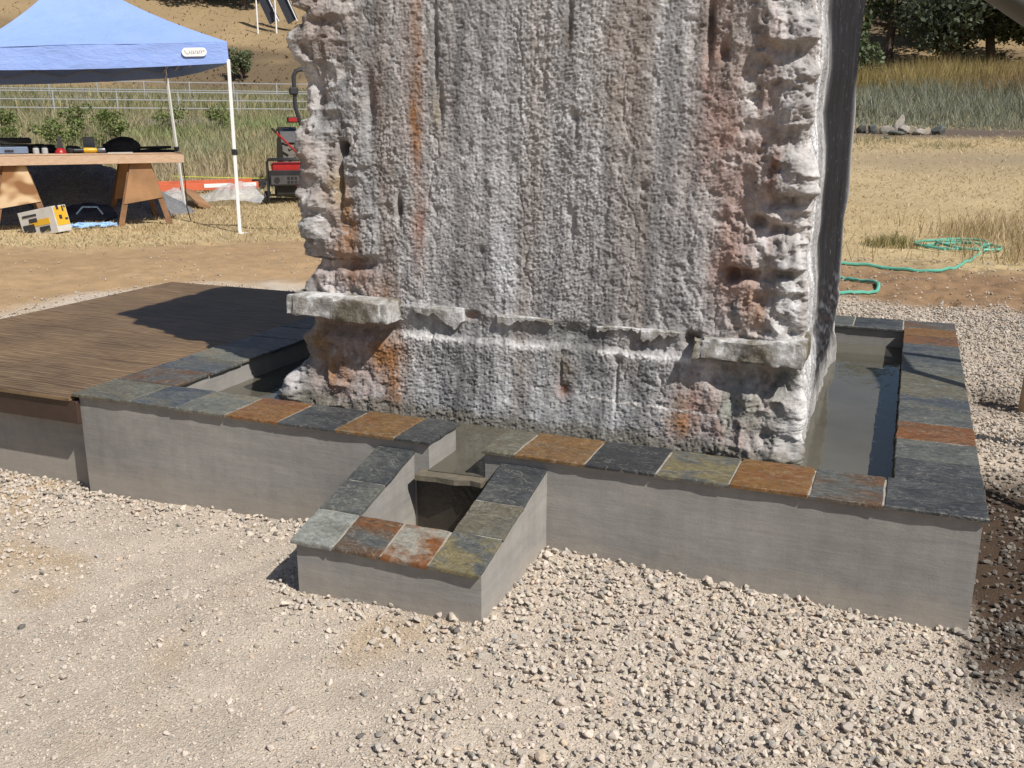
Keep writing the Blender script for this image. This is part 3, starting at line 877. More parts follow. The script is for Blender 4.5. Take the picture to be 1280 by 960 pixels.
for a in ((-0.46, 1.965, 0.10, 0.10, 0.085), (-0.40, 1.84, 0.05, 0.06, 0.05), (-0.45, 1.66, 0.06, 0.10, 0.05), (-0.44, 1.395, 0.10, 0.085, 0.085), (-0.41, 1.275, 0.06, 0.04, 0.07), (-0.60, 1.105, 0.06, 0.07, 0.07), (-0.42, 1.105, 0.055, 0.045, 0.07), (-0.50, 1.31, 0.05, 0.05, 0.05),
          (-2.62, 1.93, 0.10, 0.10, 0.05), (-2.40, 1.06, 0.12, 0.08, 0.05), (-2.36, 1.47, 0.07, 0.12, 0.04), (-2.60, 1.27, 0.08, 0.10, 0.05), (-2.66, 1.04, 0.05, 0.05, 0.04), (-2.36, 1.25, 0.06, 0.09, 0.035), (-2.5, 2.12, 0.12, 0.08, 0.06)):
    nose(*a)
# sawn smooth side: shallow vertical strips and one deep groove
sm = 1 - rough_face
D += sm * (0.010 * fbm(Y * 3.5, Z * 0.5, 0, 3, 90) + 0.006 * (1 - 2 * np.abs(fbm(Y * 12, Z * 1.6, 0, 4, 91))) + 0.0)
D -= sm * 0.03 * np.exp(-((Y - 5.62 - 0.03 * vn(Z * 2, 0, 0, 92)) / 0.03) ** 2)
D += sm * 0.022 * sst(0.95, 0.6, Z) * fbm(Y * 8, Z * 11, 0, 3, 93)
D += sm * 0.02 * np.exp(-((Y - 5.85) / 0.07) ** 2) * (1 + vn(Z * 5, Y * 3, 0, 94))
# top rounding
D -= 0.25 * sst(ZT - 0.25, ZT, Z) ** 2
V = np.stack([X + NX * D, Y + NY * D, Z], -1)

# ---- colours of the stone (mineral crusts, rust runs and darker pits)
def C3(*c): return np.array(c, np.float32)
def blend(c, m, k): return c * (1 - m[..., None]) + k * m[..., None]
streak = fbm(U * 5.0, Z * 0.35, Y * 2, 4, 100)
streak2 = fbm(U * 16, Z * 0.8, Y * 4, 3, 101)
streak3 = fbm(U * 42, Z * 2.6, Y * 9, 3, 105)
blot = fbm(U * 3.0, Z * 1.5, Y * 2, 4, 102)
fine = fbm(U * 24, Z * 16, Y * 16, 3, 103)
vv = (0.55 * streak + 0.42 * streak2 + 0.26 * streak3 + 0.16 * fine).ravel()
stops = [-0.48, -0.25, -0.03, 0.18, 0.40]
ramp_ = np.array([(0.17, 0.165, 0.165), (0.29, 0.283, 0.28), (0.40, 0.39, 0.382), (0.52, 0.51, 0.50), (0.78, 0.77, 0.76)])
col = np.stack([np.interp(vv, stops, ramp_[:, k]) for k in range(3)], -1).reshape(X.shape + (3,)).astype(np.float32)
col = col * np.array([0.985, 1.0, 1.02], np.float32)
tone = sst(0.05, 0.5, fbm(U * 6.0, Z * 0.5, Y * 2, 4, 106)) * 0.5
col = blend(col, tone, C3(0.37, 0.305, 0.265))
edg = np.clip(np.exp(-((U + 2.45) / 0.35) ** 2) + np.exp(-((U + 0.60) / 0.28) ** 2), 0, 1)
pink = np.clip(sst(-0.1, 0.45, blot + 0.45 * streak2), 0, 1) * (0.06 + 0.66 * edg)
col = blend(col, pink, C3(0.40, 0.305, 0.27))
col = blend(col, sst(0.1, 0.5, fbm(U * 12, Z * 9, Y * 8, 3, 107)) * edg * 0.55, C3(0.64, 0.61, 0.59))
# bluish white run of lime down the middle
run = np.exp(-((U + 1.66 - 0.07 * np.sin(Z * 3)) / 0.10) ** 2) * sst(2.3, 1.2, Z) * sst(0.8, 1.0, Z)
col = blend(col, 0.75 * run * sst(-0.4, 0.3, streak2), C3(0.72, 0.73, 0.76))
run = np.exp(-((U + 1.05) / 0.30) ** 2) * 0.5
col = blend(col, run * sst(-0.3, 0.4, streak), C3(0.60, 0.61, 0.62))


def stain(x0, z0, wx, wz, k, a=1.0, seed=0):
    global col
    n = fbm(U * 22, Z * 9, Y * 8, 4, 110 + seed)
    r = ((U - x0 + 0.02 * vn(Z * 9, U * 3, 0, seed)) / wx) ** 2 + ((Z - z0) / wz) ** 2
    m_ = np.clip(a * np.exp(-r) * (1 + 1.3 * n), 0, 0.95) * (face != 2)[None]
    col = blend(col, m_, C3(*k))


OR = (0.36, 0.175, 0.07); RB = (0.22, 0.095, 0.055); DB = (0.10, 0.075, 0.055); GK = (0.13, 0.13, 0.125); WH = (0.82, 0.81, 0.80); PK = (0.44, 0.285, 0.235)
for i, a in enumerate(((-2.045, 1.95, 0.022, 0.28, OR, 0.55), (-2.078, 1.62, 0.022, 0.15, OR, 0.85), (-2.06, 1.25, 0.04, 0.25, PK, 0.6), (-2.44, 1.22, 0.06, 0.14, OR, 0.85), (-2.43, 1.05, 0.07, 0.10, OR, 0.7), (-2.48, 1.35, 0.04, 0.10, (0.34, 0.24, 0.10), 0.7),
                       (-2.25, 0.60, 0.10, 0.09, OR, 0.95), (-2.19, 0.45, 0.05, 0.14, OR, 0.75), (-2.52, 0.50, 0.09, 0.12, OR, 0.7), (-2.60, 0.62, 0.06, 0.10, (0.36, 0.22, 0.10), 0.7), (-2.27, 0.88, 0.07, 0.05, OR, 0.75), (-2.18, 0.80, 0.10, 0.03, GK, 0.6), (-2.36, 0.96, 0.14, 0.06, RB, 0.5),
                       (-0.80, 0.46, 0.06, 0.10, OR, 0.65), (-0.72, 0.52, 0.10, 0.10, PK, 0.6), (-0.60, 0.42, 0.07, 0.06, (0.36, 0.14, 0.09), 0.6), (-0.755, 1.95, 0.05, 0.25, PK, 0.8), (-0.66, 1.55, 0.14, 0.28, PK, 0.6), (-0.66, 1.15, 0.06, 0.22, PK, 0.7), (-0.54, 0.97, 0.06, 0.12, OR, 0.6), (-0.62, 1.02, 0.08, 0.10, PK, 0.7),
                       (-0.50, 1.40, 0.03, 0.25, RB, 0.6), (-0.66, 1.72, 0.03, 0.14, RB, 0.45), (-0.72, 1.86, 0.03, 0.10, DB, 0.5), (-0.78, 2.05, 0.05, 0.12, DB, 0.5), (-0.61, 1.72, 0.05, 0.14, WH, 0.6), (-0.47, 1.3, 0.10, 0.10, (0.66, 0.6, 0.57), 0.5), (-1.80, 0.81, 0.04, 0.02, OR, 0.8), (-1.30, 0.77, 0.12, 0.06, GK, 0.85), (-1.36, 0.62, 0.05, 0.07, (0.25, 0.21, 0.16), 0.7), (-1.22, 0.66, 0.06, 0.14, GK, 0.5),
                       (-1.09, 0.665, 0.03, 0.03, (0.22, 0.20, 0.16), 0.8), (-1.35, 0.52, 0.04, 0.04, RB, 0.6), (-0.79, 0.80, 0.05, 0.04, DB, 0.7), (-0.62, 0.52, 0.035, 0.14, (0.28, 0.33, 0.30), 0.75), (-0.48, 0.55, 0.14, 0.12, (0.34, 0.33, 0.29), 0.8), (-0.42, 0.44, 0.12, 0.07, (0.22, 0.225, 0.20), 0.7), (-0.39, 0.66, 0.06, 0.06, (0.17, 0.20, 0.20), 0.7), (-0.34, 0.50, 0.04, 0.12, WH, 0.7),
                       (-1.97, 1.9, 0.03, 0.25, GK, 0.55), (-1.36, 2.0, 0.03, 0.2, DB, 0.45), (-1.15, 1.95, 0.10, 0.3, (0.40, 0.33, 0.28), 0.5), (-2.28, 1.80, 0.03, 0.12, RB, 0.5), (-0.62, 0.92, 0.03, 0.05, (0.25, 0.28, 0.30), 0.7), (-2.15, 1.25, 0.03, 0.06, DB, 0.5), (-1.96, 1.72, 0.02, 0.08, (0.25, 0.20, 0.10), 0.6))):
    stain(*a, seed=i)
# white lime line along the top of the plinth
wl = np.exp(-((Z - pl_n + 0.006) / 0.013) ** 2) * sst(-0.35, 0.25, vn(U * 5, 0, 0, 120)) * (U > -2.15) * (U < -0.78)
col = blend(col, np.clip(wl, 0, 1) * 0.9 * isf, C3(0.86, 0.85, 0.84))
wl2 = np.exp(-((Z - np.interp(U, [-1.3, -0.6], [0.50, 0.478])) / 0.006) ** 2) * (U > -1.25) * (U < -0.62)
col = blend(col, wl2 * 0.7 * isf, C3(0.8, 0.76, 0.73))
# dark lower margin that the pool keeps wet
col = blend(col, sst(-0.1, 0.4, fbm(U * 8, Z * 3.5, Y * 5, 3, 122)) * np.clip(np.exp(-((U + 2.55) / 0.2) ** 2) + 0.6 * np.exp(-((U + 0.62) / 0.16) ** 2), 0, 1) * 0.6, C3(0.25, 0.175, 0.135))
wet = sst(0.40, 0.335, Z + 0.05 * fbm(U * 7, Z * 5, Y * 5, 3, 121)) 
col = blend(col, wet * 0.8 * (Y < 4.5), C3(0.19, 0.175, 0.14))
col = col * (1 + 0.22 * fine[..., None])
col = blend(col, sst(0.3, 0.6, pk2) * 0.30 * rough_face, C3(0.16, 0.15, 0.14))  # same mask as the small pits: crevice shade painted into the colour
col = blend(col, sst(0.25, 0.6, fbm(U * 40, Z * 26, Y * 20, 3, 104)) * 0.35, C3(0.70, 0.69, 0.68))
# the sawn side: dark blue grey with pale streaks, white lime at its edges
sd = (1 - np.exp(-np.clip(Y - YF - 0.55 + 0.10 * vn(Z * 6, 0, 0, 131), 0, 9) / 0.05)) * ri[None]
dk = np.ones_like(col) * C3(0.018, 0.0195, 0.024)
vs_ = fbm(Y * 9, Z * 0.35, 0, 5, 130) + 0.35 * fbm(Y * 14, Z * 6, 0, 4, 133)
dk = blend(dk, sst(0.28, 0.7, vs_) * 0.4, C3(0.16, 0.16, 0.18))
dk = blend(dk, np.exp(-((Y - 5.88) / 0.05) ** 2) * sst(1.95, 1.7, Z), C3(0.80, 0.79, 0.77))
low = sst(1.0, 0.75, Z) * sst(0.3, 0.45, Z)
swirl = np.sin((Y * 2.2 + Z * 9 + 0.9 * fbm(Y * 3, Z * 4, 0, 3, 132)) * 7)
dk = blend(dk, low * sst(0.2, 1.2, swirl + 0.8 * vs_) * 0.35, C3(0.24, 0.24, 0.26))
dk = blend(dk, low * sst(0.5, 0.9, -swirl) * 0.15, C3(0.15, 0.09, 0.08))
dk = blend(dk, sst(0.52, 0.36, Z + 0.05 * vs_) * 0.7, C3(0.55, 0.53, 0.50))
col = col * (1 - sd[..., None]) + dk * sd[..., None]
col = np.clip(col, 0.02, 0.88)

nr = len(zr); nc = ncol
idx = np.arange(nr * nc).reshape(nr, nc); nxt = np.roll(idx, -1, 1)
q = np.stack([idx[:-1], nxt[:-1], nxt[1:], idx[1:]], -1).reshape(-1, 4)
top = len(idx.ravel())
Vv = np.concatenate([V.reshape(-1, 3), [[-1.55, 4.95, ZT - 0.02]]])
cc = np.concatenate([col.reshape(-1, 3), [[0.5, 0.5, 0.5]]])
tris = np.stack([idx[-1], nxt[-1], np.full(nc, top)], -1)
rock = thing('rock_monolith', 'tall pale weathered rock with rust stains and a dark side standing in the pool', 'rock', (-1.55, 4.95, 0.0))
t = NT('limestone_crust')
a = t.new('ShaderNodeAttribute', attribute_name='col'); co = t.coord()
k1 = t.ramp(t.noise(co, 70, 6, 0.7), [(0.28, (0.70,) * 3), (0.72, (1.2,) * 3)])
k2 = t.ramp(t.noise(t.coord((1, 1, 0.5)), 22, 5, 0.65), [(0.3, (0.84,) * 3), (0.7, (1.1,) * 3)])
c = t.mix(1.0, t.mix(1.0, a.outputs['Color'], k1, 'MULTIPLY'), k2, 'MULTIPLY')
nb = t.bump(t.noise(t.coord((1, 1, 1.5)), 110, 5, 0.7), 0.6, 0.006)
nb = t.bump(t.noise(co, 420, 3, 0.6), 0.3, 0.0015, nb)
m_rock = t.done(c, 0.85, nb, 0.2)
me = nmesh('rock_body', Vv, q, tris, cc)
me.transform(Matrix.Translation((1.55, -4.95, 0)))
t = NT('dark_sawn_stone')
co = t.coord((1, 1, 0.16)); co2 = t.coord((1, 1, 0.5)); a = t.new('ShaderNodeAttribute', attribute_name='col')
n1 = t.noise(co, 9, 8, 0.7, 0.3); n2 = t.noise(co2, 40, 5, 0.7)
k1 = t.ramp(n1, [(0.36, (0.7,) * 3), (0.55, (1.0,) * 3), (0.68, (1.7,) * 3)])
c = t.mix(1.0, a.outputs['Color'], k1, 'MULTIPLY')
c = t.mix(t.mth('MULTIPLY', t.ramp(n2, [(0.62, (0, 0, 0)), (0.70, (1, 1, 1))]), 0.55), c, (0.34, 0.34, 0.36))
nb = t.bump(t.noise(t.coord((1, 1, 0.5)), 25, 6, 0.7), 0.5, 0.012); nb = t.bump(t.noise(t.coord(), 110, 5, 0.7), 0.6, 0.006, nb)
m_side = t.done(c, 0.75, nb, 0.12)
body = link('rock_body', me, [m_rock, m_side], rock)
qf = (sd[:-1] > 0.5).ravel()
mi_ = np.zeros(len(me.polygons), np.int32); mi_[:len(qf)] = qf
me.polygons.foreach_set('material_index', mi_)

# dressed remnants of the ledge course
t = NT('ledge_stone')
co = t.coord()
c = t.ramp(t.noise(t.coord((1, 1, 0.6)), 5.5, 7, 0.72, 0.3), [(0.40, (0.17, 0.15, 0.11)), (0.47, (0.33, 0.31, 0.275)), (0.53, (0.46, 0.45, 0.43)), (0.60, (0.70, 0.695, 0.69))])
c = t.mix(1.0, c, t.ramp(t.noise(co, 60, 6, 0.7), [(0.3, (0.7,) * 3), (0.7, (1.15,) * 3)]), 'MULTIPLY')
m_ledge = t.done(c, 0.75, t.bump(t.noise(co, 26, 7, 0.72), 0.9, 0.014), 0.25)


def ledge(name, x0, x1, y0, y1, zf0, zf1, n=(44, 14, 8), amp=0.006, seed=0):
    """roughly squared block: zf0(x), zf1(x) give bottom and top"""
    bm = bmesh.new(); bmesh.ops.create_cube(bm, size=1)
    bmesh.ops.subdivide_edges(bm, edges=[e for e in bm.edges if abs((e.verts[0].co - e.verts[1].co).x) > .5], cuts=n[0], use_grid_fill=True)
    bmesh.ops.subdivide_edges(bm, edges=[e for e in bm.edges if abs((e.verts[0].co - e.verts[1].co).y) > .5], cuts=n[1], use_grid_fill=True)
    bmesh.ops.subdivide_edges(bm, edges=[e for e in bm.edges if abs((e.verts[0].co - e.verts[1].co).z) > .5], cuts=n[2], use_grid_fill=True)
    co_ = np.array([v.co[:] for v in bm.verts])
    x = x0 + (co_[:, 0] + .5) * (x1 - x0); y = y0 + (co_[:, 1] + .5) * (y1 - y0)
    b = zf0(x); tt = zf1(x); z = b + (co_[:, 2] + .5) * (tt - b)
    # knocked-off arrises
    near = (np.abs(co_) > 0.42).sum(1)
    ch = np.where(near >= 2, 0.010 * (0.5 + 0.9 * vn(x * 25, z * 25, y * 25, seed + 1)), 0)
    cx_, cy_, cz_ = (x0 + x1) / 2, (y0 + y1) / 2, (b + tt) / 2
    for arr, cen in ((x, cx_), (y, cy_), (z, cz_)):
        arr -= np.sign(arr - cen) * np.clip(ch, 0, 0.02)
    dd = amp * fbm(x * 14, y * 14, z * 14, 4, seed)
    x += dd; y += amp * 1.4 * fbm(x * 11, y * 11, z * 15, 4, seed + 3); z += amp * 0.7 * fbm(x * 12, y * 12, z * 12, 3, seed + 6)
    for v, p in zip(bm.verts, zip(x, y, z)): v.co = Vector(p) - Vector((-1.55, 4.95, 0))
    me = bpy.data.meshes.new(name); bm.to_mesh(me); bm.free()
    me.polygons.foreach_set('use_smooth', [True] * len(me.polygons)); me.set_sharp_from_angle(angle=math.radians(40))
    return link(name, me, m_ledge, rock)


ledge('ledge_block', -2.725, -2.165, 3.83, 4.12, lambda x: np.interp(x, [-2.72, -2.16], [0.768, 0.758]), lambda x: np.interp(x, [-2.72, -2.16], [0.872, 0.866]), seed=200)
ledge('ledge_block', -0.77, -0.327, 3.888, 4.15, lambda x: np.interp(x, [-0.74, -0.32], [0.728, 0.718]), lambda x: np.interp(x, [-0.74, -0.32], [0.812, 0.826]), amp=0.012, seed=230)


def fragment(xs, tops, bots, y0, seed, th=0.10):
    """broken plate of the ledge course with a ragged lower edge"""
    n = 40
    u = np.linspace(xs[0], xs[-1], n); tz = np.interp(u, xs, tops); bz_ = np.interp(u, xs, bots)
    bz_ = np.minimum(bz_ + 0.010 * vn(u * 45, 0, 0, seed) + 0.006 * vn(u * 120, 0, 0, seed + 1), tz - 0.004)
    nv = 5; V = []; F = []
    for k in range(nv):
        q = k / (nv - 1)
        z_ = tz + (bz_ - tz) * q
        y_ = y0 + 0.004 * fbm(u * 20, z_ * 30, 0, 3, seed + 2) + (0.006 if k == 0 else 0)
        V += list(zip(u + 1.55, y_ - 4.95, z_))
    base = len(V)
    V += list(zip(u + 1.55, np.full(n, y0 + th) - 4.95, tz)) + list(zip(u + 1.55, np.full(n, y0 + th) - 4.95, bz_))
    for k in range(nv - 1):
        for i in range(n - 1): F.append((k * n + i, k * n + i + 1, (k + 1) * n + i + 1, (k + 1) * n + i))
    for i in range(n - 1):
        F.append((i, base + i, base + i + 1, i + 1)); F.append(((nv - 1) * n + i, (nv - 1) * n + i + 1, base + n + i + 1, base + n + i))
    for i in (0, n - 1):
        F.append(tuple(k * n + i for k in range(nv)) + (base + n + i, base + i))
    me = bpy.data.meshes.new('ledge_fragment'); me.from_pydata([tuple(map(float, p)) for p in V], [], F); me.update()
    bm = bmesh.new(); bm.from_mesh(me); bmesh.ops.recalc_face_normals(bm, faces=bm.faces[:]); bm.to_mesh(me); bm.free()
    return link('ledge_fragment', me, m_ledge, rock)


fragment([-2.09, -2.04, -1.98, -1.92, -1.875, -1.835], [0.842, 0.843, 0.844, 0.846, 0.846, 0.846], [0.825, 0.800, 0.81, 0.775, 0.748, 0.79], 3.936, 300)
fragment([-1.665, -1.62, -1.58, -1.50, -1.45, -1.40], [0.832, 0.832, 0.832, 0.831, 0.83, 0.829], [0.80, 0.785, 0.80, 0.818, 0.812, 0.806], 3.94, 310)
fragment([-1.20, -1.12, -1.05, -1.0], [0.815, 0.822, 0.822, 0.82], [0.80, 0.805, 0.812, 0.80], 3.943, 315)
fragment([-1.0, -0.96, -0.92, -0.86, -0.835], [0.822, 0.823, 0.823, 0.822, 0.82], [0.782, 0.765, 0.80, 0.797, 0.806], 3.932, 320)

# ------------------------------------------------------------------ deck
deck = thing('wooden_deck', 'dark brown stained plywood deck beside the pool, half in shadow', 'deck', (-4.5, 4.7, 0.0))
t = NT('stained_plywood')
co = t.coord((0.9, 9.0, 9.0))
w_ = t.new('ShaderNodeTexWave', wave_type='BANDS', bands_direction='Y'); w_.inputs['Scale'].default_value = 1.6; w_.inputs['Distortion'].default_value = 14.0
w_.inputs['Detail'].default_value = 4; w_.inputs['Detail Scale'].default_value = 1.1; t.l(co, w_.inputs['Vector'])
c = t.ramp(w_.outputs['Fac'], [(0.15, (0.11, 0.068, 0.036)), (0.55, (0.175, 0.113, 0.060)), (0.9, (0.24, 0.165, 0.092))])
c = t.mix(1.0, c, t.ramp(t.noise(t.coord((1, 1, 1)), 1.6, 4), [(0.3, (0.75,) * 3), (0.7, (1.2,) * 3)]), 'MULTIPLY')
c = t.mix(1.0, c, t.ramp(t.noise(t.coord((3, 60, 1)), 2.0, 5, 0.7), [(0.3, (0.82,) * 3), (0.7, (1.15,) * 3)]), 'MULTIPLY')
m_ply = t.done(c, t.mul(t.noise(co, 3, 3), 0.2, 0.45), t.bump(w_.outputs['Fac'], 0.12, 0.004), 0.3)
m_fascia = simple('stained_board', (0.05, 0.029, 0.021), 0.55, var=0.3, scale=5, bump=0.2)
dx0, dx1, dy0, dy1 = -5.42, X0 - 0.004, 3.268, 6.12
LM = Matrix.Translation((4.5, -4.7, 0))
def db(name, mat, *a, c=0.0):
    m = MB(); m.box(*a, c, LM); return m.build(name, mat, deck)
sx = [dx0, dx1]
db('plywood_sheet', m_ply, dx0, dx1, dy0, 4.48, 0.392, 0.412, c=0.002)
db('plywood_sheet', m_ply, dx0, dx1, 4.484, dy1, 0.392, 0.412, c=0.002)
db('fascia_board', m_fascia, dx0 + .01, -3.535, dy0 + .012, dy0 + .05, 0.28, 0.391, c=0.003)
db('fascia_board', m_fascia, dx0 + .01, dx0 + .05, dy0 + .052, dy1 - .05, 0.28, 0.391, c=0.003)
db('fascia_board', m_fascia, dx0 + .01, dx1 - .03, dy1 - .048, dy1 - .01, 0.28, 0.391, c=0.003)
for k in range(6):
    y_ = dy0 + 0.35 + k * 0.44
    db('joist', m_fascia, dx0 + .052, dx1 - .01, y_, y_ + .04, 0.262, 0.391)
db('base_wall', m_stucco, dx0 + .12, -3.54, 3.362, 3.66, -0.3, 0.26)
db('base_wall', m_stucco, dx0 + .12, dx0 + .26, 3.662, dy1 - .15, -0.3, 0.26)
db('base_wall', m_stucco, dx0 + .262, -3.54, dy1 - .29, dy1 - .15, -0.3, 0.26)

# ------------------------------------------------------------------ vegetation helpers
m_blade = attr_mat('grass_blades', 0.8, 0.15, 9, 0, trans=0.3, spec=0.2)
m_leaf = attr_mat('leaves', 0.65, 0.25, 1.5, 0, trans=0.25, spec=0.3)
m_bark = simple('bark', (0.10, 0.075, 0.055), 0.9, var=0.35, scale=6, bump=0.6, bscale=12)


def sector(n, a0, a1, d0, d1):
    """points in a fan about the viewpoint, azimuths in degrees from +y"""
    az = np.radians(rng.uniform(a0, a1, n)); d = np.sqrt(rng.uniform(d0 ** 2, d1 ** 2, n))
    return np.sin(az) * d, np.cos(az) * d


def blades(name, x, y, h, w, lean, col, label, cat, mat=None, kind='stuff'):
    n = len(x)
    z = ground_height(x, y) - 0.01
    a = rng.uniform(0, 2 * math.pi, n); b = rng.uniform(0, 2 * math.pi, n)
    dx, dy = np.cos(a) * w / 2, np.sin(a) * w / 2
    lx, ly = np.cos(b) * lean * h, np.sin(b) * lean * h
    P = np.stack([x, y, z], -1)
    V = np.zeros((n, 5, 3)); O = np.stack([dx, dy, 0 * dx], -1)
    mid = P + np.stack([lx * 0.35, ly * 0.35, h * 0.6], -1)
    V[:, 0] = P - O; V[:, 1] = P + O; V[:, 2] = mid + O * 0.7; V[:, 3] = mid - O * 0.7
    V[:, 4] = P + np.stack([lx, ly, h], -1)
    i = np.arange(n)[:, None] * 5
    me = nmesh(name, V.reshape(-1, 3), i + np.array([[0, 1, 2, 3]]), i + np.array([[3, 2, 4]]), np.repeat(col, 5, 0), smooth=False)
    o = link(name, me, mat or m_blade)
    if kind: tag(o, label, cat, kind=kind)
    return o


def pal(n, cols, wts, var=0.18):
    c = np.array(cols)[rng.choice(len(cols), n, p=np.array(wts) / sum(wts))]
    return np.clip(c * rng.uniform(1 - var, 1 + var, (n, 1)), 0.01, 0.8)


STRAW = [(0.55, 0.43, 0.25), (0.64, 0.53, 0.35), (0.42, 0.31, 0.165), (0.33, 0.30, 0.15)]
# straw round the tent and behind the track
x, y = sector(70000, -60, -20, 13.4, 24)
lim = 14.1 + 0.7 * fbm(x * 0.6, y * 0.6, 0, 4, 65); d = np.hypot(x, y)
k = (d > lim) & (rng.uniform(0, 1, len(x)) < 0.35 + 0.65 * sst(-0.2, 0.4, fbm(x * 0.9, y * 0.9, 0, 3, 140)))
x, y, d = x[k], y[k], d[k]
h = rng.uniform(0.02, 0.085, len(x)) * (1 + 1.4 * sst(21, 24, d)) * (1 + 0.5 * fbm(x * 0.7, y * 0.7, 0, 2, 141))
blades('dry_grass', x, y, h, rng.uniform(0.006, 0.014, len(x)) * (0.7 + d / 22), rng.uniform(0.4, 1.8, len(x)), pal(len(x), STRAW, [4, 3, 2, 1]),
       'trampled straw coloured grass around the canopy legs and work table', 'grass')
# right hand field: mown stubble, then longer straw near the hose
x, y = sector(22000, -9, 13, 11.6, 44)
d = np.hypot(x, y); lim = 12.3 + 0.7 * fbm(x * 0.6, y * 0.6, 0, 4, 65)
trk = np.exp(-((y - 30 - 0.25 * x) / 3.0) ** 2); bare = np.exp(-(((x - 1.0) / 6.0) ** 2 + ((y - 41) / 3.2) ** 2) ** 2)
k = (d > lim) & (rng.uniform(0, 1, len(x)) > np.maximum(0.85 * trk, 0.985 * bare)); x, y, d = x[k], y[k], d[k]
h = rng.uniform(0.012, 0.05, len(x)) * (1 + d / 30)
blades('dry_grass', x, y, h, rng.uniform(0.008, 0.016, len(x)) * (0.6 + d / 20), rng.uniform(0.9, 2.6, len(x)), pal(len(x), STRAW, [4, 3, 2, 0.6]),
       'mown pale straw stubble of the field right of the rock', 'grass')
x, y = sector(26000, -8, 13, 12.4, 18.5)
az = np.degrees(np.arctan2(x, y)); d = np.hypot(x, y)
k = rng.uniform(0, 1, len(x)) < np.clip(0.03 + 0.8 * sst(0.0, 4.5, az + 4 * fbm(x * 0.9, y * 0.9, 0, 3, 144)) * sst(12.6, 14.2, d) * (1 - sst(16.5, 18.5, d)), 0, 1)
k &= ~((np.abs(x - 0.62) < 0.75) & (np.abs(y - 14.4) < 0.9) & (rng.uniform(0, 1, len(x)) < 0.85))
x, y = x[k], y[k]
blades('tall_dry_grass', x, y, rng.uniform(0.08, 0.38, len(x)), rng.uniform(0.006, 0.014, len(x)), rng.uniform(0.2, 0.9, len(x)), pal(len(x), STRAW, [4, 3, 2.4, 1]),
       'tall straw grass beside the green hose', 'grass')
# weeds behind the tent
x, y = sector(70000, -60, -20, 21.5, 47)
d = np.hypot(x, y); pn = fbm(x * 0.25, y * 0.25, 0, 4, 150); pn2 = fbm(x * 0.18 + 9, y * 0.18, 0, 4, 151)
c = pal(len(x), [(0.36, 0.335, 0.20), (0.46, 0.38, 0.22), (0.26, 0.29, 0.15)], [3, 3, 2])
lav = np.clip(sst(0.0, 0.4, pn), 0, 1)[:, None]; grn = np.clip(sst(0.0, 0.4, pn2) * sst(26, 32, d), 0, 1)[:, None]
c = c * (1 - 0.75 * lav) + np.array([0.40, 0.355, 0.335]) * 0.75 * lav; c = c * (1 - 0.8 * grn) + np.array([0.29, 0.35, 0.14]) * 0.8 * grn
nst = ((1 - sst(24, 31, d)) * 0.75)[:, None]; c = c * (1 - nst) + np.array([0.50, 0.40, 0.25]) * nst
c *= rng.uniform(0.75, 1.2, (len(x), 1))
blades('meadow_weeds', x, y, rng.uniform(0.2, 0.65, len(x)) * sst(21, 27, d), rng.uniform(0.012, 0.03, len(x)) * (0.5 + d / 35), rng.uniform(0.1, 0.6, len(x)), c,
       'grey green weeds filling the meadow between work table and fence', 'weeds')
# olive weeds at the foot of the hill, left
x, y = sector(26000, -60, -20, 52, 71)
c = pal(len(x), [(0.32, 0.31, 0.16), (0.42, 0.36, 0.20), (0.22, 0.24, 0.12), (0.35, 0.31, 0.27)], [3, 2, 3, 1.5], 0.25)
blades('meadow_weeds', x, y, rng.uniform(0.4, 1.0, len(x)), rng.uniform(0.03, 0.07, len(x)), rng.uniform(0.1, 0.6, len(x)), c,
       'olive weeds beyond the pipe fence at the foot of the hill', 'weeds')
# hillside tufts
x, y = sector(16000, -60, 13, 69, 118)
hp = sst(0.05, 0.35, fbm(x * 0.10, y * 0.10, 0, 5, 64))[:, None]
c = pal(len(x), [(0.40, 0.29, 0.165), (0.34, 0.245, 0.14), (0.27, 0.195, 0.115)], [3, 3, 2], 0.25); c = c * (1 - 0.6 * hp)
blades('hill_grass', x, y, rng.uniform(0.08, 0.22, len(x)), rng.uniform(0.06, 0.14, len(x)), rng.uniform(1.0, 2.6, len(x)), c,
       'dry brown grass covering the hillside', 'grass')
# right: sage and yellow brush belts
x, y = sector(52000, -10, 13, 42.5, 59)
d = np.hypot(x, y); pn = fbm(x * 0.35, y * 0.35, 0, 3, 160)
c = pal(len(x), [(0.31, 0.325, 0.235), (0.245, 0.26, 0.175), (0.38, 0.375, 0.31), (0.42, 0.36, 0.235)], [4, 3, 2, 1])
blades('sage_brush', x, y, rng.uniform(0.4, 1.5, len(x)) * (0.35 + 0.95 * sst(-0.35, 0.4, pn)) * sst(42, 50, d), rng.uniform(0.02, 0.05, len(x)), rng.uniform(0.1, 0.6, len(x)), c,
       'belt of grey green sage brush beyond the field', 'brush')
x, y = sector(50000, -10, 13, 57.5, 69)
pn = fbm(x * 0.3, y * 0.3, 0, 3, 161)
c = pal(len(x), [(0.40, 0.285, 0.14), (0.37, 0.25, 0.13), (0.44, 0.335, 0.16), (0.28, 0.20, 0.11)], [3, 3, 2, 1.5])
gg = (sst(-0.5, 0.3, pn + 0.35 - 0.12 * x) * 0.5)[:, None]; c = c * (1 - gg) + np.array([0.40, 0.34, 0.12]) * gg
blades('yellow_brush', x, y, rng.uniform(1.0, 2.9, len(x)) * (0.85 + 0.4 * pn), rng.uniform(0.03, 0.06, len(x)), rng.uniform(0.05, 0.4, len(x)), c,
       'belt of yellow brown brush below the oaks', 'brush')


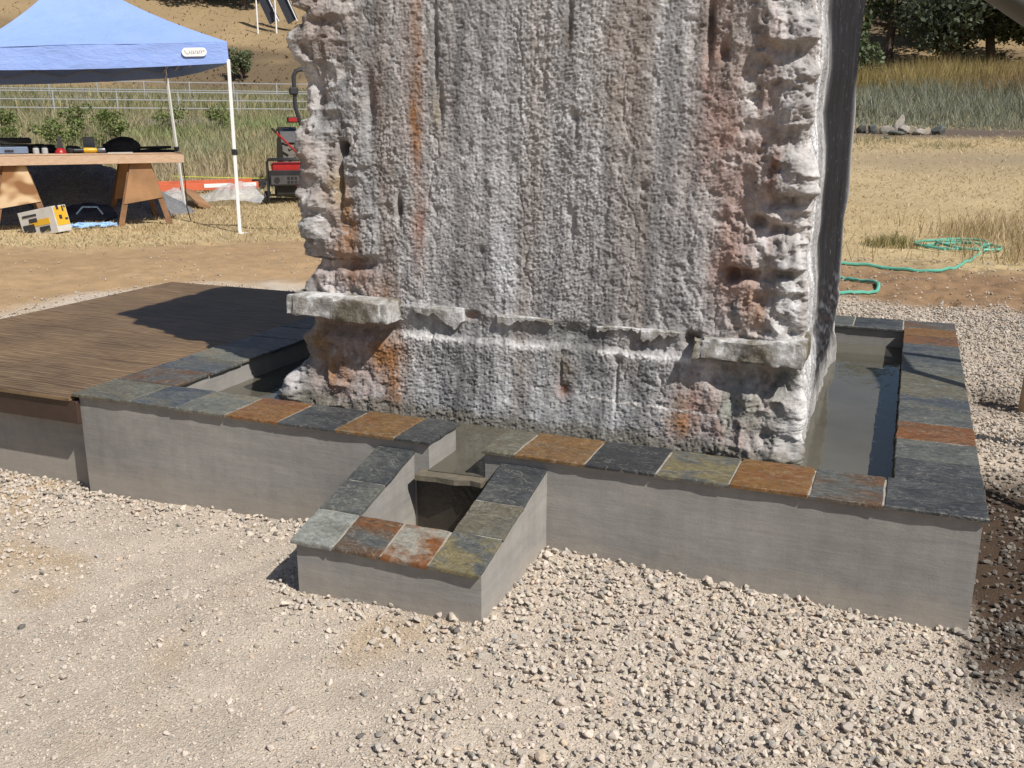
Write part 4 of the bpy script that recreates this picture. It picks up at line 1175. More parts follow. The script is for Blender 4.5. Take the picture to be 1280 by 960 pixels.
def tuft(name, x0, y0, r, n, hmax, cols, label, cat='grass'):
    a = rng.uniform(0, 2 * math.pi, n); q = r * np.sqrt(rng.uniform(0, 1, n))
    x = q * np.cos(a); y = q * np.sin(a)
    h = hmax * rng.uniform(0.4, 1, n) * (1 - 0.5 * q / r)
    o = blades(name, x + x0, y + y0, h, rng.uniform(0.006, 0.012, n), rng.uniform(0.3, 1.0, n), pal(n, cols, [1] * len(cols)), label, cat, kind=None)
    o.data.transform(Matrix.Translation((-x0, -y0, -gz_at(x0, y0)))); o.location = (x0, y0, gz_at(x0, y0))
    return tag(o, label, cat, kind='stuff')


tuft('grass_clump', -0.15, 14.3, 0.42, 420, 0.30, [(0.13, 0.16, 0.05), (0.2, 0.2, 0.07), (0.38, 0.3, 0.14)], 'green grass clump left of the coiled hose')
tuft('grass_clump', 0.8, 34.5, 0.9, 260, 0.35, [(0.14, 0.18, 0.08), (0.2, 0.21, 0.09)], 'small green weed clump in front of the stone heap')
tuft('grass_clump', -1.3, 36.0, 1.2, 320, 0.45, [(0.15, 0.18, 0.10), (0.21, 0.21, 0.11)], 'green weed clump nearest the rock edge, left of the stone heap')
tuft('grass_clump', 4.3, 37.5, 1.3, 320, 0.5, [(0.13, 0.17, 0.09), (0.18, 0.2, 0.1)], 'green weed clump at the right end of the bare patch')


def leaf_cloud(cent, rad, n, size, cols, wts, squash=1.0, rnd=None):
    """leaf faces spread through ellipsoids: cent (k,3), rad (k,3)"""
    k = rng.integers(0, len(cent), n)
    v = rng.normal(0, 1, (n, 3)); v /= np.linalg.norm(v, axis=1)[:, None]
    r = rng.uniform(0.25, 1, n) ** 0.45
    P = cent[k] + v * r[:, None] * rad[k]
    a = rng.normal(0, 1, (n, 3)); a /= np.linalg.norm(a, axis=1)[:, None]
    b = np.cross(a, rng.normal(0, 1, (n, 3))); b /= np.linalg.norm(b, axis=1)[:, None]
    s = size * rng.uniform(0.6, 1.3, (n, 1))
    V = np.stack([P - a * s - b * s * .45, P + b * s * -.55 + a * s * .2, P + a * s + b * s * .1, P + b * s * .55 - a * s * .1], 1)
    c = pal(n, cols, wts, 0.25)
    return V.reshape(-1, 3), np.arange(n * 4).reshape(n, 4), np.repeat(c, 4, 0)


def tree(name, x, y, h, r, n, size, cols, label, cat='tree', group=None, trunk_r=0.25, clumps=12, low=0.3, narrow=False, stems=1, dz=0.0):
    z0 = gz_at(x, y) + dz
    root = thing(name, label, cat, (x, y, z0), 0, group)
    cent = []; rad = []; tb = MB()
    for s in range(stems):
        ox, oy = (0, 0) if stems == 1 else (random.uniform(-r, r) * 0.35, random.uniform(-r, r) * 0.35)
        tb.tube([(ox, oy, -0.2), (ox + random.uniform(-.05, .05) * h, oy, h * 0.22), (ox + random.uniform(-.06, .06) * h, oy + random.uniform(-.05, .05) * h, h * 0.55)], [trunk_r * 1.25, trunk_r, trunk_r * 0.5], 8)
    for i in range(clumps):
        a = random.uniform(0, 6.283); q = r * (random.uniform(0.15, 0.8) if not narrow else random.uniform(0, 0.45))
        zc = h * random.uniform(low, 0.86); rr = r * random.uniform(0.28, 0.5)
        shrink = 1.0 - 0.55 * max(0, (zc / h - 0.5) * 2) ** 2
        c = (math.cos(a) * q * shrink, math.sin(a) * q * shrink, zc)
        cent.append(c); rad.append((rr, rr, rr * (0.75 if not narrow else 1.3)))
        if i % 2 == 0 and not narrow:
            zt = h * random.uniform(0.2, 0.45)
            tb.tube([(0, 0, zt), (c[0] * .5, c[1] * .5, (zt + zc) / 2 + .1), c], [trunk_r * .55, trunk_r * .35, trunk_r * .12], 6)
    tb.build('trunk', m_bark, root, smooth=True)
    V, Q, C = leaf_cloud(np.array(cent), np.array(rad), n, size, cols, [1] * len(cols))
    link('crown', nmesh('crown', V, Q, None, C, smooth=False), m_leaf, root)
    return root


OAK = [(0.075, 0.10, 0.042), (0.10, 0.125, 0.055), (0.055, 0.07, 0.032)]
OAK2 = [(0.095, 0.12, 0.075), (0.12, 0.145, 0.09), (0.07, 0.085, 0.055)]
oaks = [(-2.6, 79, 11, 4.6, OAK, 'dark oak standing nearest the rock edge on the right hill'), (0.6, 84, 12, 4.8, OAK, 'second dark oak from the rock, high on the right hill'),
        (1.5, 75.5, 6.5, 4.0, OAK2, 'low greyish oak in the middle of the row above the brush'), (4.3, 78, 10, 4.6, OAK, 'dark oak with forked trunk right of the low greyish oak'),
        (6.9, 76, 11, 4.8, OAK, 'dark oak at the right edge of the picture'), (3.2, 92, 12, 5.2, OAK, 'oak behind the gap in the row on the right hill'),
        (-3.6, 95, 13, 5.5, OAK, 'distant oak on the hill above the pale tree'), (9.5, 88, 13, 5.5, OAK, 'oak beyond the right edge of the picture, uphill')]
for (x, y, h, r, cs, lb) in oaks:
    tree('oak_tree', x, y, h, r, 5600, 0.20, cs, lb, group='oaks on the right hill', trunk_r=0.28, clumps=17, low=0.24)
tree('willow_tree', -4.0, 62, 9.5, 2.3, 3600, 0.15, [(0.115, 0.15, 0.07), (0.085, 0.12, 0.05), (0.14, 0.17, 0.09)], 'slender grey green tree right behind the rock edge', trunk_r=0.12, clumps=14, low=0.08, narrow=True)
for (x, y, h, r, lb) in ((-61.0, 76, 7.5, 4.5, 'dark oak on the left hill just above the canopy peak'), (-57.6, 77.5, 7, 4.2, 'dark oak on the left hill right of the canopy peak'), (-66.5, 75, 8, 4.5, 'oak on the left hill behind the canopy top')):
    tree('oak_tree', x, y, h, r, 3000, 0.26, OAK, lb, group='oaks on the left hill', trunk_r=0.25, clumps=12, low=0.3)
WIL = [(0.17, 0.22, 0.07), (0.22, 0.26, 0.09), (0.13, 0.17, 0.055)]
for (x, y, h, r, n, lb) in ((-22.0, 20.6, 1.15, 0.55, 900, 'feathery green shrub left of the black folded case'), (-22.6, 22.2, 1.5, 0.62, 1100, 'feathery green shrub behind the trowel, taller of the pair'), (-21.4, 22.2, 1.35, 0.6, 1000, 'feathery green shrub behind the grey plate on the table'),
                            (-24.4, 21.3, 1.3, 0.7, 900, 'feathery green shrub at the left picture edge'), (-24.5, 28.2, 1.3, 0.8, 800, 'green shrub below the fence, left of the rear canopy leg'), (-23.0, 29.0, 1.2, 0.7, 700, 'green shrub below the fence beside the rear canopy leg'),
                            (-25.8, 26.6, 1.1, 0.7, 600, 'small green shrub in front of the tall fence post')):
    tree('willow_shrub', x, y, h, r, n, 0.045, WIL, lb, 'shrub', 'green shrubs in the meadow', trunk_r=0.015, clumps=11, low=0.15, stems=4)
tree('round_shrub', -44.5, 59.5, 2.0, 1.5, 900, 0.12, [(0.11, 0.145, 0.07), (0.14, 0.17, 0.085)], 'round green shrub at the foot of the hill above the far fence', 'shrub', trunk_r=0.05, clumps=8, low=0.3, stems=3)

# ------------------------------------------------------------------ fences, hill posts
m_galv = simple('galvanised_pipe', (0.52, 0.53, 0.54), 0.45, 0.6, var=0.12)
m_white = simple('white_paint', (0.80, 0.80, 0.79), 0.45, var=0.04)


def fence(label, P0, P1, n, hgt, rails, r):
    a = Vector(P0); b = Vector(P1)
    pts = [a.lerp(b, k / (n - 1)) for k in range(n)]
    root = thing('pipe_fence', label, 'fence', (a.x, a.y, gz_at(a.x, a.y)))
    org = root.location.copy()
    zs = [gz_at(p.x, p.y) for p in pts]
    zs = [zs[0] + (zs[-1] - zs[0]) * k / (n - 1) * 1.0 for k in range(n)]
    for p, z in zip(pts, zs):
        MB().tube([Vector((p.x, p.y, z - 0.5)) - org, Vector((p.x, p.y, z + hgt)) - org], r * 1.35, 6).build('post', m_galv, root, True)
    for q in rails:
        MB().tube([Vector((p.x, p.y, z + q)) - org for p, z in zip(pts, zs)], r, 6).build('rail', m_galv, root, True)
    return root


fence('nearer galvanised pipe rail fence across the meadow', (-41.5, 28.5), (-24.0, 44.5), 10, 1.12, (0.36, 0.72, 1.07), 0.028)
fence('farther galvanised pipe rail fence behind the first one', (-48.5, 36.0), (-29.0, 53.5), 12, 1.25, (0.35, 0.78, 1.2), 0.032)
m_panel = simple('dark_panel', (0.045, 0.047, 0.055), 0.35, var=0.2)
for (x, y, lb, s) in ((-51.68, 71.23, 'dark panel leaning on a white post, left one of two on the hill', 1), (-50.38, 72.0, 'dark panel leaning on a white post, right one of two on the hill', 1)):
    root = thing('panel_post', lb, 'panel', (x, y, gz_at(x, y)), 0, 'panels on posts on the hillside')
    MB().tube([(0, 0, -0.3), (0, 0, 2.6)], 0.07, 8).build('post', m_white, root, True)
    MB().bar((-1.0, 1.4, 4.4), (1.0, 1.0, 1.0), 0.95, 0.06, (0.25, -1, 0)).build('panel', m_panel, root)
    MB().bar((-0.5, 1.32, 4.5), (1.5, 0.92, 1.0), 0.05, 0.10, (0.25, -1, 0)).build('panel_edge', m_white, root)

# ------------------------------------------------------------------ canopy tent
t = NT('blue_fabric'); co = t.coord()
c = t.ramp(t.noise(co, 2.5, 4), [(0.3, (0.27, 0.40, 0.80)), (0.7, (0.31, 0.44, 0.85))])
nb = t.bump(t.noise(t.coord((1, 1, 2.5)), 5, 4, 0.6, 0.6), 0.35, 0.05)
t.done(c, 0.62, nb, 0.3)
tr = t.new('ShaderNodeBsdfTranslucent'); tr.inputs[0].default_value = (0.07, 0.11, 0.28, 1)
mx = t.new('ShaderNodeMixShader'); mx.inputs[0].default_value = 0.12
t.l(t.b.outputs[0], mx.inputs[1]); t.l(tr.outputs[0], mx.inputs[2]); t.l(mx.outputs[0], t.out.inputs[0])
m_blue = t.m
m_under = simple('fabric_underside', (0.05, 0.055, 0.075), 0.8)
m_dark = simple('black_plastic', (0.018, 0.018, 0.02), 0.5, var=0.3)
cA, cB, cC = Vector((-9.6, 12.46, 2.47)), Vector((-12.5, 14.45, 2.36)), Vector((-12.25, 10.25, 2.31))
cD = cB + cC - cA
pk = (cA + cB + cC + cD) / 4; pk.z = 3.86
tent = thing('canopy_tent', 'light blue pop up canopy with white legs over the work table', 'canopy tent', (pk.x, pk.y, 0))
TO = tent.location.copy()
VAL = 0.30
corners = [cA, cB, cD, cC]
feet = [Vector((-9.31, 12.07, 0)), Vector((-12.74, 14.93, 0)), Vector((-15.45, 12.35, 0)), Vector((-12.40, 9.78, 0))]


def roof_panel(p, q, name, thick=0.0):
    a = p + Vector((0, 0, VAL)); b = q + Vector((0, 0, VAL)); n = 26; V = []; F = []
    out = ((a + b) / 2 - pk); out.z = 0; out.normalize()
    for off in (0, 1):
        for j in range(n + 1):
            v = j / n
            for i in range(n + 1):
                u = i / n
                e = a.lerp(b, u); w = e.lerp(pk, v)
                # fabric sags a little between the ribs; hips stay nearly straight
                s = -0.16 * math.sin(math.pi * v) * (0.55 + 0.45 * math.sin(math.pi * u)) 
                wr = 0.012 * float(vn(u * 9 + v * 6, v * 3, 0, int(abs(p.x) * 10)))
                w = w + Vector((0, 0, s + wr * math.sin(math.pi * u) - off * 0.006))
                V.append(w - TO)
    m = (n + 1) ** 2
    for j in range(n):
        for i in range(n):
            k = j * (n + 1) + i
            F.append((k, k + 1, k + n + 2, k + n + 1)); F.append((m + k, m + k + n + 1, m + k + n + 2, m + k + 1))
    # valance hanging from the edge
    base = len(V); nv = 6; nn = 60
    for j in range(nv + 1):
        v = j / nv
        for i in range(nn + 1):
            u = i / nn; e = a.lerp(b, u)
            d = 0.018 * float(vn(u * 7, v * 2.2, 0, int(abs(q.y) * 10))) * math.sin(math.pi * u) + 0.02 * v
            V.append(e + out * d + Vector((0, 0, -VAL * v - (0.03 * math.sin(math.pi * u) * v))) - TO)
    for j in range(nv):
        for i in range(nn):
            k = base + j * (nn + 1) + i; F.append((k, k + 1, k + nn + 2, k + nn + 1))
    me = bpy.data.meshes.new(name); me.from_pydata([tuple(v) for v in V], [], F); me.update()
    me.polygons.foreach_set('use_smooth', [True] * len(me.polygons))
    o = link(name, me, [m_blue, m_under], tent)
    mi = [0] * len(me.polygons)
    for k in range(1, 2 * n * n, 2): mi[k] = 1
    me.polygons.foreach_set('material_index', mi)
    return o


for i in range(4): roof_panel(corners[i], corners[(i + 1) % 4], 'roof_panel')
# vent flap near the top
vf = MB(); b0 = pk.lerp((cA + cC) / 2 + Vector((0, 0, VAL)), 0.22) - TO
ax = (cA - cC).normalized()
fl_ = [b0 - ax * 0.55 + Vector((0, 0, 0.0)), b0 + Vector((0, 0, 0.10)), b0 + ax * 0.55, pk - TO + Vector((0, 0, 0.08))]
vf.prism(fl_, (0, 0, 0.0), (0, 0, 0.012)); vf.build('vent_flap', m_blue, tent)
for c_, f_ in zip(corners, feet):
    m = MB(); m.bar(f_ - TO, c_ + Vector((0, 0, 0.05)) - TO, 0.042, 0.042, (1, 0.3, 0), 0.004); lg = m.build('leg', m_white, tent)
    k = f_.lerp(c_, 0.48) - TO; dd = (c_ - f_).normalized()
    m = MB(); m.bar(k - dd * 0.04, k + dd * 0.04, 0.085, 0.07, (1, 0.3, 0), 0.006); m.build('leg_clip', m_dark, lg)
    m = MB(); m.box(-.09, .09, -.09, .09, 0, 0.012, 0, Matrix.Translation(f_ - TO)); m.build('foot_plate', m_white, lg)
m_truss = simple('grey_truss', (0.35, 0.35, 0.36), 0.5, 0.3)
for i in range(4):
    p = corners[i] + Vector((0, 0, 0.07)) - TO; q = corners[(i + 1) % 4] + Vector((0, 0, 0.07)) - TO
    p, q = p.lerp(q, 0.01), q.lerp(p, 0.01)
    for k in range(4):
        a = p.lerp(q, k / 4); b = p.lerp(q, (k + 1) / 4); up = Vector((0, 0, 0.20))
        inn = Vector((-p.x - q.x, -p.y - q.y, 0)).normalized() * 0.05
        m = MB(); m.bar(a + inn, b + up + inn, 0.02, 0.012); m.build('truss_bar', m_truss, tent)
        m = MB(); m.bar(a + up + inn * 1.6, b + inn * 1.6, 0.02, 0.012); m.build('truss_bar', m_truss, tent)
for c_ in corners:
    m = MB(); m.bar(c_ + Vector((0, 0, 0.15)) - TO, pk - TO - Vector((0, 0, 0.25)), 0.02, 0.02); m.build('roof_rib', m_truss, tent)
# white oval maker's patch on the front valance with faint grey lettering
eu = (cC - cA).normalized(); nrm = Vector((eu.y, -eu.x, 0)); nrm = nrm if nrm.dot(Vector((0, 0, 0)) - cA) > 0 else -nrm
pc = cA + eu * 0.475 + Vector((0, 0, 0.165)) + nrm * 0.035 - TO
uz = Vector((0, 0, 1)); hw, hh = 0.175, 0.062
oval = []
for k in range(28):
    a_ = 2 * math.pi * k / 28
    oval.append(pc + eu * (math.copysign(hw - hh, math.cos(a_)) + hh * math.cos(a_)) + uz * hh * math.sin(a_))
m = MB(); m.prism(oval, (0, 0, 0), nrm * 0.004); patch = m.build('name_patch', m_white, tent)
m_grey = simple('grey_print', (0.30, 0.31, 0.33), 0.6)
m = MB()
ex = -eu                                            # reading direction
def stroke(x0, z0, x1, z1, w=0.008):
    m.bar(pc + nrm * 0.006 + ex * x0 + uz * z0, pc + nrm * 0.006 + ex * x1 + uz * z1, w, 0.002, nrm)
for k in range(7):
    x0 = -0.075 + k * 0.028
    stroke(x0, -0.024, x0 + 0.010, 0.018)
    if k % 2 == 0: stroke(x0 + .004, -0.003, x0 + 0.020, -0.003, .006)
    else: stroke(x0 + 0.010, 0.016, x0 + 0.024, 0.016, .006)
    if k in (1, 2, 4): stroke(x0, -0.022, x0 + 0.018, -0.022, .006)
stroke(-0.135, 0.03, -0.125, -0.005); stroke(-0.125, -0.005, -0.10, -0.028); stroke(-0.10, -0.028, -0.085, -0.02); stroke(0.12, 0.012, 0.145, 0.014, .012)
m.build('lettering', m_grey, patch)

# ------------------------------------------------------------------ work table and what stands on and under it
RZ = math.atan2(0.78, 0.62)
TB = Vector((-11.33, 12.32, 0))
MT = Matrix.Translation(TB) @ Matrix.Rotation(RZ, 4, 'Z')
t = NT('weathered_pine'); co = t.coord((1, 1, 1))
wv = t.noise(t.coord((3, 3, 30)), 3, 5, 0.6, 0.8)
c = t.ramp(wv, [(0.3, (0.42, 0.27, 0.17)), (0.7, (0.58, 0.43, 0.31))])
m_pine = t.done(c, 0.75, t.bump(wv, 0.2, 0.004), 0.3)
t = NT('plywood_swirl')
cp = t.coord((3.2, 3.2, 4.4))
w2 = t.new('ShaderNodeTexWave', wave_type='RINGS', rings_direction='SPHERICAL'); w2.inputs['Scale'].default_value = 0.55; w2.inputs['Distortion'].default_value = 9; w2.inputs['Detail'].default_value = 2; w2.inputs['Detail Scale'].default_value = 0.9
t.l(cp, w2.inputs['Vector'])
c = t.ramp(w2.outputs['Fac'], [(0.2, (0.24, 0.115, 0.045)), (0.6, (0.46, 0.30, 0.16)), (0.9, (0.60, 0.44, 0.27))])
m_ply2 = t.done(c, 0.6, None, 0.35)
m_wood = simple('brown_timber', (0.22, 0.115, 0.055), 0.7, var=0.3, scale=5, bump=0.2)
m_wood2 = simple('orange_plywood', (0.31, 0.17, 0.08), 0.6, var=0.3, scale=3)


def sawhorse(x0, label, gm):
    r = thing('sawhorse', label, 'sawhorse', MT @ Vector((x0, 0, 0)), RZ, 'sawhorses carrying the table')
    for y_ in (0.0, 1.05):
        g = [Vector((-.15, y_, 0.985)), Vector((.15, y_, 0.985)), Vector((.30, y_, 0.45)), Vector((-.30, y_, 0.36))]
        MB().prism(g, (0, -0.018, 0), (0, 0, 0)).build('gusset', gm, r)
        for s in (-1, 1):
            MB().bar((s * .125, y_ + .045, 0.985), (s * .385, y_ + .045 + (-.05 if y_ < .5 else .05), -0.03), 0.038, 0.085, (1, 0, 0)).build('leg', m_wood, r)
    MB().box(-.045, .045, 0.002, 1.048, 0.94, 0.985).build('beam', m_wood, r)
    return r


sawhorse(0.0, 'wooden sawhorse under the right end of the table', m_wood2)
sawhorse(-1.78, 'wooden sawhorse with swirled plywood end under the left of the table', m_ply2)
tt_ = thing('table_top', 'weathered plank table top resting on the two sawhorses', 'table', MT @ Vector((0, 0, 0)), RZ)
MB().box(-3.1, .66, -.10, -.062, 0.99, 1.128, 0.004).build('front_plank', m_pine, tt_)
MB().box(-3.1, .64, 1.05, 1.088, 0.99, 1.128, 0.004).build('rear_plank', m_pine, tt_)
for k in range(4):
    y_ = -.105 + k * 0.30
    MB().box(-3.12, .62, y_, y_ + .296, 1.13, 1.15, 0.003).build('top_board', m_pine, tt_)
TZ = 1.151


def on_table(name, label, cat, x, y, rz=0.0):
    r = thing(name, label, cat, MT @ Vector((x, y, TZ)), RZ + rz); return r


m_blk = simple('black_cloth', (0.012, 0.012, 0.014), 0.8, var=0.4, bump=0.4, bscale=15)
m_gm = simple('grey_metal', (0.22, 0.23, 0.25), 0.4, 0.6)
m_red = simple('red_paint', (0.36, 0.02, 0.02), 0.35, var=0.1)
m_yel = simple('yellow_plastic', (0.62, 0.36, 0.02), 0.4, var=0.1)
m_bg = simple('blue_grey_plastic', (0.16, 0.21, 0.30), 0.45, var=0.1)
m_clear = simple('frosted_jar', (0.45, 0.46, 0.47), 0.2, var=0.1)
r = on_table('slate_board', 'lower black board lying at the right end of the table', 'board', 0.30, 0.15, 0.05)
MB().box(-.28, .28, 0, .35, 0.0, 0.03, 0.004).build('slab', m_blk, r)
r = on_table('slate_board', 'upper black board lying on top of the lower board', 'board', 0.27, 0.17, -0.08)
MB().box(-.24, .26, 0, .30, 0.032, 0.05, 0.003, Matrix.Rotation(-.10, 4, 'Y')).box(-.24, .26, 0, .30, 0.055, 0.085, 0.003, Matrix.Rotation(-.02, 4, 'Y')).build('slab', m_blk, r)
# soft black bag
def blob(name, mat, parent, rx, ry, rz, seed, amp=0.18, zc=None):
    bm = bmesh.new(); bmesh.ops.create_icosphere(bm, subdivisions=4, radius=1)
    co_ = np.array([v.co[:] for v in bm.verts])
    s_ = 1 + amp * fbm(co_[:, 0] * 1.4, co_[:, 1] * 1.4, co_[:, 2] * 1.4, 3, seed)
    co_ = co_ * s_[:, None]
    zz = co_[:, 2]; zz = np.where(zz < -0.45, -0.45 + (zz + 0.45) * 0.05, zz)
    co_ = np.stack([co_[:, 0] * rx, co_[:, 1] * ry, (zz + 0.46) * rz], -1)
    for v, p in zip(bm.verts, co_): v.co = Vector(p)
    me = bpy.data.meshes.new(name); bm.to_mesh(me); bm.free(); me.polygons.foreach_set('use_smooth', [True] * len(me.polygons))
    return link(name, me, mat, parent)
r = on_table('tool_bag', 'soft black bag in the middle of the table', 'bag', -0.22, 0.25)
blob('bag_body', m_blk, r, 0.27, 0.20, 0.155, 5, 0.3)
MB().tube([(-.12, 0, .17), (-.06, 0, .215), (.06, 0, .21), (.12, 0, .165)], 0.012, 6).build('handle', m_blk, r, True)
r = on_table('steel_rule', 'pale flat tool lying in front of the black bag', 'tool', -0.32, -0.04, 0.1)
MB().box(-.15, .22, -.02, .02, 0.0, 0.012).build('blade', m_clear, r)
MB().box(-.30, -.15, -.012, .012, 0.0, 0.016).build('grip', m_dark, r)
r = on_table('power_tool', 'yellow power tool with grey head on the table', 'power tool', -0.70, 0.02)
Mx = Matrix.Translation((0, 0, .045)) @ Matrix.Rotation(math.pi / 2, 4, 'Y')
MB().lathe([(.035, -.10), (.042, -.08), (.042, .07), (.034, .09)], 14, Mx).build('body', m_yel, r, True)
MB().lathe([(.034, .092), (.046, .11), (.046, .20), (.02, .22)], 14, Mx).build('gear_head', m_gm, r, True)
MB().lathe([(.028, -.24), (.03, -.102)], 12, Mx).build('handle', m_dark, r, True)
r = on_table('grey_plate', 'small grey square plate standing upright behind the yellow tool', 'plate', -0.68, 0.30)
MB().box(-.085, .085, 0, .02, 0.075, 0.24, 0.006).build('sheet', m_gm, r); MB().box(-.06, .06, -.04, .08, 0, 0.075, 0.004).build('stand', m_dark, r)
r = on_table('angle_grinder', 'black grinder lying between red clamp and yellow tool', 'power tool', -0.93, 0.12)
blob('body', m_blk, r, 0.12, 0.08, 0.085, 15, 0.3); MB().lathe([(.06, .05), (.065, .06), (.02, .065)], 16, Matrix.Translation((.1, 0, 0))).build('disc', m_gm, r, True)
r = on_table('trowel', 'grey pointed trowel blade standing up from a red base', 'tool', -1.12, 0.10)
MB().prism([Vector((-.05, 0, .07)), Vector((.05, 0, .07)), Vector((.02, 0, .25)), Vector((-.012, 0, .27))], (0, 0, 0), (0, .012, 0)).build('blade', m_gm, r)
MB().lathe([(.085, 0), (.08, .03), (.045, .075), (.03, .08)], 14).build('base', m_red, r, True)
for q, (xx, lb) in enumerate(((-1.34, 'small clear jar beside the red base'), (-1.46, 'small clear jar beside the blue grey case'))):
    r = on_table('glass_jar', lb, 'jar', xx, 0.05); MB().lathe([(.042, 0), (.045, .01), (.045, .075), (.03, .09)], 14).build('jar_body', m_clear, r, True)
    MB().lathe([(.034, .09), (.034, .108)], 12).build('lid', m_dark, r, True)
r = on_table('cable_heap', 'heap of black cables behind the jars', 'cables', -1.40, 0.38); blob('cable_coil', m_blk, r, 0.30, 0.16, 0.09, 31, 0.5)
r = on_table('tool_case', 'blue grey plastic case at the left end of the table', 'case', -1.82, 0.10)
MB().box(-.30, .26, 0, .30, 0, 0.105, 0.012).build('case_body', m_bg, r); MB().box(-.06, .06, -.018, 0, 0.04, 0.06).build('latch', m_dark, r)
r = on_table('folded_case', 'flat black case lying tilted on the blue grey case', 'case', -1.72, 0.16)
MB().box(-.20, .20, 0, .25, 0.11, 0.14, 0.006).box(-.22, .22, -.02, .25, 0.15, 0.225, 0.01, Matrix.Rotation(0.04, 4, 'X')).build('case_body', m_blk, r)

# gravel heap in the canopy's shade
pc_ = (-13.75, 13.05)
heap = thing('gravel_heap', 'dark heap of gravel in the shade under the canopy', 'gravel heap', (pc_[0], pc_[1], gz_at(*pc_)))
n = 110; gx_, gy_ = np.meshgrid(np.linspace(-2.3, 2.3, n), np.linspace(-1.6, 1.6, n)); fx, fy = gx_.ravel(), gy_.ravel()
ca, sa = math.cos(RZ), math.sin(RZ)
hz = 1.18 * np.clip(1 - np.hypot(fx / 2.2, fy / 1.55), 0, 1) ** 0.85; hz = np.minimum(hz, 0.93 + 0.02 * fbm(fx * 2, fy * 2, 0, 2, 170)) + 0.05 * fbm(fx * 3, fy * 3, 0, 3, 171) * (hz > 0.03) + 0.025 * vn(fx * 22, fy * 22, 0, 172) * (hz > 0.02) - 0.03
ii = np.arange(n * n).reshape(n, n); q = np.stack([ii[:-1, :-1], ii[:-1, 1:], ii[1:, 1:], ii[1:, :-1]], -1).reshape(-1, 4)
t = NT('heap_gravel'); co = t.coord(); vo = t.new('ShaderNodeTexVoronoi'); vo.inputs['Scale'].default_value = 26; t.l(co, vo.inputs['Vector'])
c = t.ramp(t.noise(co, 30, 4, 0.7), [(0.3, (0.13, 0.135, 0.145)), (0.7, (0.25, 0.25, 0.26))])
m_heap = t.done(c, 0.9, t.bump(vo.outputs['Distance'], 0.9, 0.03), 0.2)
link('mound', nmesh('mound', np.stack([fx * ca - fy * sa, fx * sa + fy * ca, hz], -1), q), m_heap, heap)

# carton leaning under the left sawhorse
m_card = simple('white_card', (0.55, 0.53, 0.50), 0.7, var=0.1)
m_ink = simple('black_print', (0.03, 0.03, 0.035), 0.6)
m_yprint = simple('yellow_print', (0.70, 0.40, 0.03), 0.55, var=0.08)
cart = thing('carton', 'white carton printed yellow and black leaning under the left sawhorse', 'carton', (-11.62, 10.85, gz_at(-11.62, 10.85)), RZ - 0.75)
Mc = Matrix.Rotation(-0.20, 4, 'Y')
MB().box(-.62, 0, 0, .30, 0.03, 0.42, 0.004, Mc).build('box_body', m_card, cart)
MB().box(0.0, 0.005, .02, .28, 0.13, 0.40, 0, Mc).build('side_print', m_yprint, cart)
MB().box(-.45, -.10, -0.005, 0.0, 0.18, 0.27, 0, Mc).build('front_print', m_yprint, cart)
m = MB()
for (y_, z_, w_, h_) in ((.07, .36, .05, .06), (.19, .33, .03, .08), (.09, .22, .06, .06), (.21, .20, .06, .03), (.24, .38, .03, .03)):
    m.box(0.0055, 0.009, y_, y_ + w_, z_, z_ + h_, 0, Mc)
for (x_, z_, w_, h_) in ((-.58, .10, .20, .12), (-.45, .24, .14, .06), (-.30, .08, .18, .08), (-.55, .33, .25, .03)):
    m.box(x_, x_ + w_, -.009, -.0055, z_, z_ + h_, 0, Mc)
m.build('print_marks', m_ink, cart)

# blue rope and dark bag on the ground
m_rope = simple('blue_rope', (0.30, 0.50, 0.80), 0.6, var=0.25, scale=30)
pts = []
for k in range(420):
    a = k * 0.29; rr = 0.12 + 0.26 * ((k * 0.618) % 1); 
    lx = math.cos(a) * rr * 1.5; ly = math.sin(a) * rr * 0.55
    px2, py2 = -11.95 + lx * ca - ly * sa, 11.55 + lx * sa + ly * ca
    pts.append((px2, py2, gz_at(px2, py2) + 0.02 + 0.05 * ((k * 0.37) % 1)))
o = MB().tube(pts, 0.011, 5).build('rope_coil', m_rope, None, True); o.data.transform(Matrix.Translation((11.95, -11.55, 0))); o.location = (-11.95, 11.55, 0)
tag(o, 'light blue rope heaped on the ground under the table', 'rope')
m_navy = simple('navy_cloth', (0.02, 0.028, 0.06), 0.75, var=0.3, bump=0.4, bscale=12)
r = thing('duffel_bag', 'dark navy bag lying behind the blue rope', 'bag', (-12.55, 12.35, gz_at(-12.55, 12.35)), RZ)
blob('bag_body', m_navy, r, 0.42, 0.25, 0.2, 42, 0.35)
MB().tube([(-.2, -.2, .15), (-.1, -.26, .27), (.12, -.26, .26), (.2, -.2, .14)], 0.014, 6).build('strap', m_rope, r, True)

# orange ladder lying in the grass
m_orange = simple('orange_fibreglass', (0.58, 0.13, 0.06), 0.5, var=0.12, scale=3)
l0 = Vector((-14.6, 16.05)); l1 = Vector((-13.25, 18.15)); dl = (l1 - l0); LL = dl.length + 0.36; rz = math.atan2(dl.y, dl.x)
lad = thing('ladder', 'orange fibreglass ladder lying on its side in the grass', 'ladder', (l0.x, l0.y, gz_at(l0.x, l0.y) + .08), rz)
MB().box(-.6, LL - .5, -.02, .0, 0.0, 0.15, 0.003).build('rail', m_orange, lad)
MB().box(-.6, LL - .5, .36, .38, 0.04, 0.19, 0.003).build('rail', m_orange, lad)
for k in range(8): MB().box(-.4 + k * .42, -.33 + k * .42, .002, .358, 0.06, 0.12, 0.003).build('rung', m_gm, lad)
for k, (x_, w_) in enumerate(((1.15, .55), (2.0, .3))): MB().box(x_, x_ + w_, -.026, -.0215, 0.05, 0.13).build('sticker', m_white, lad)
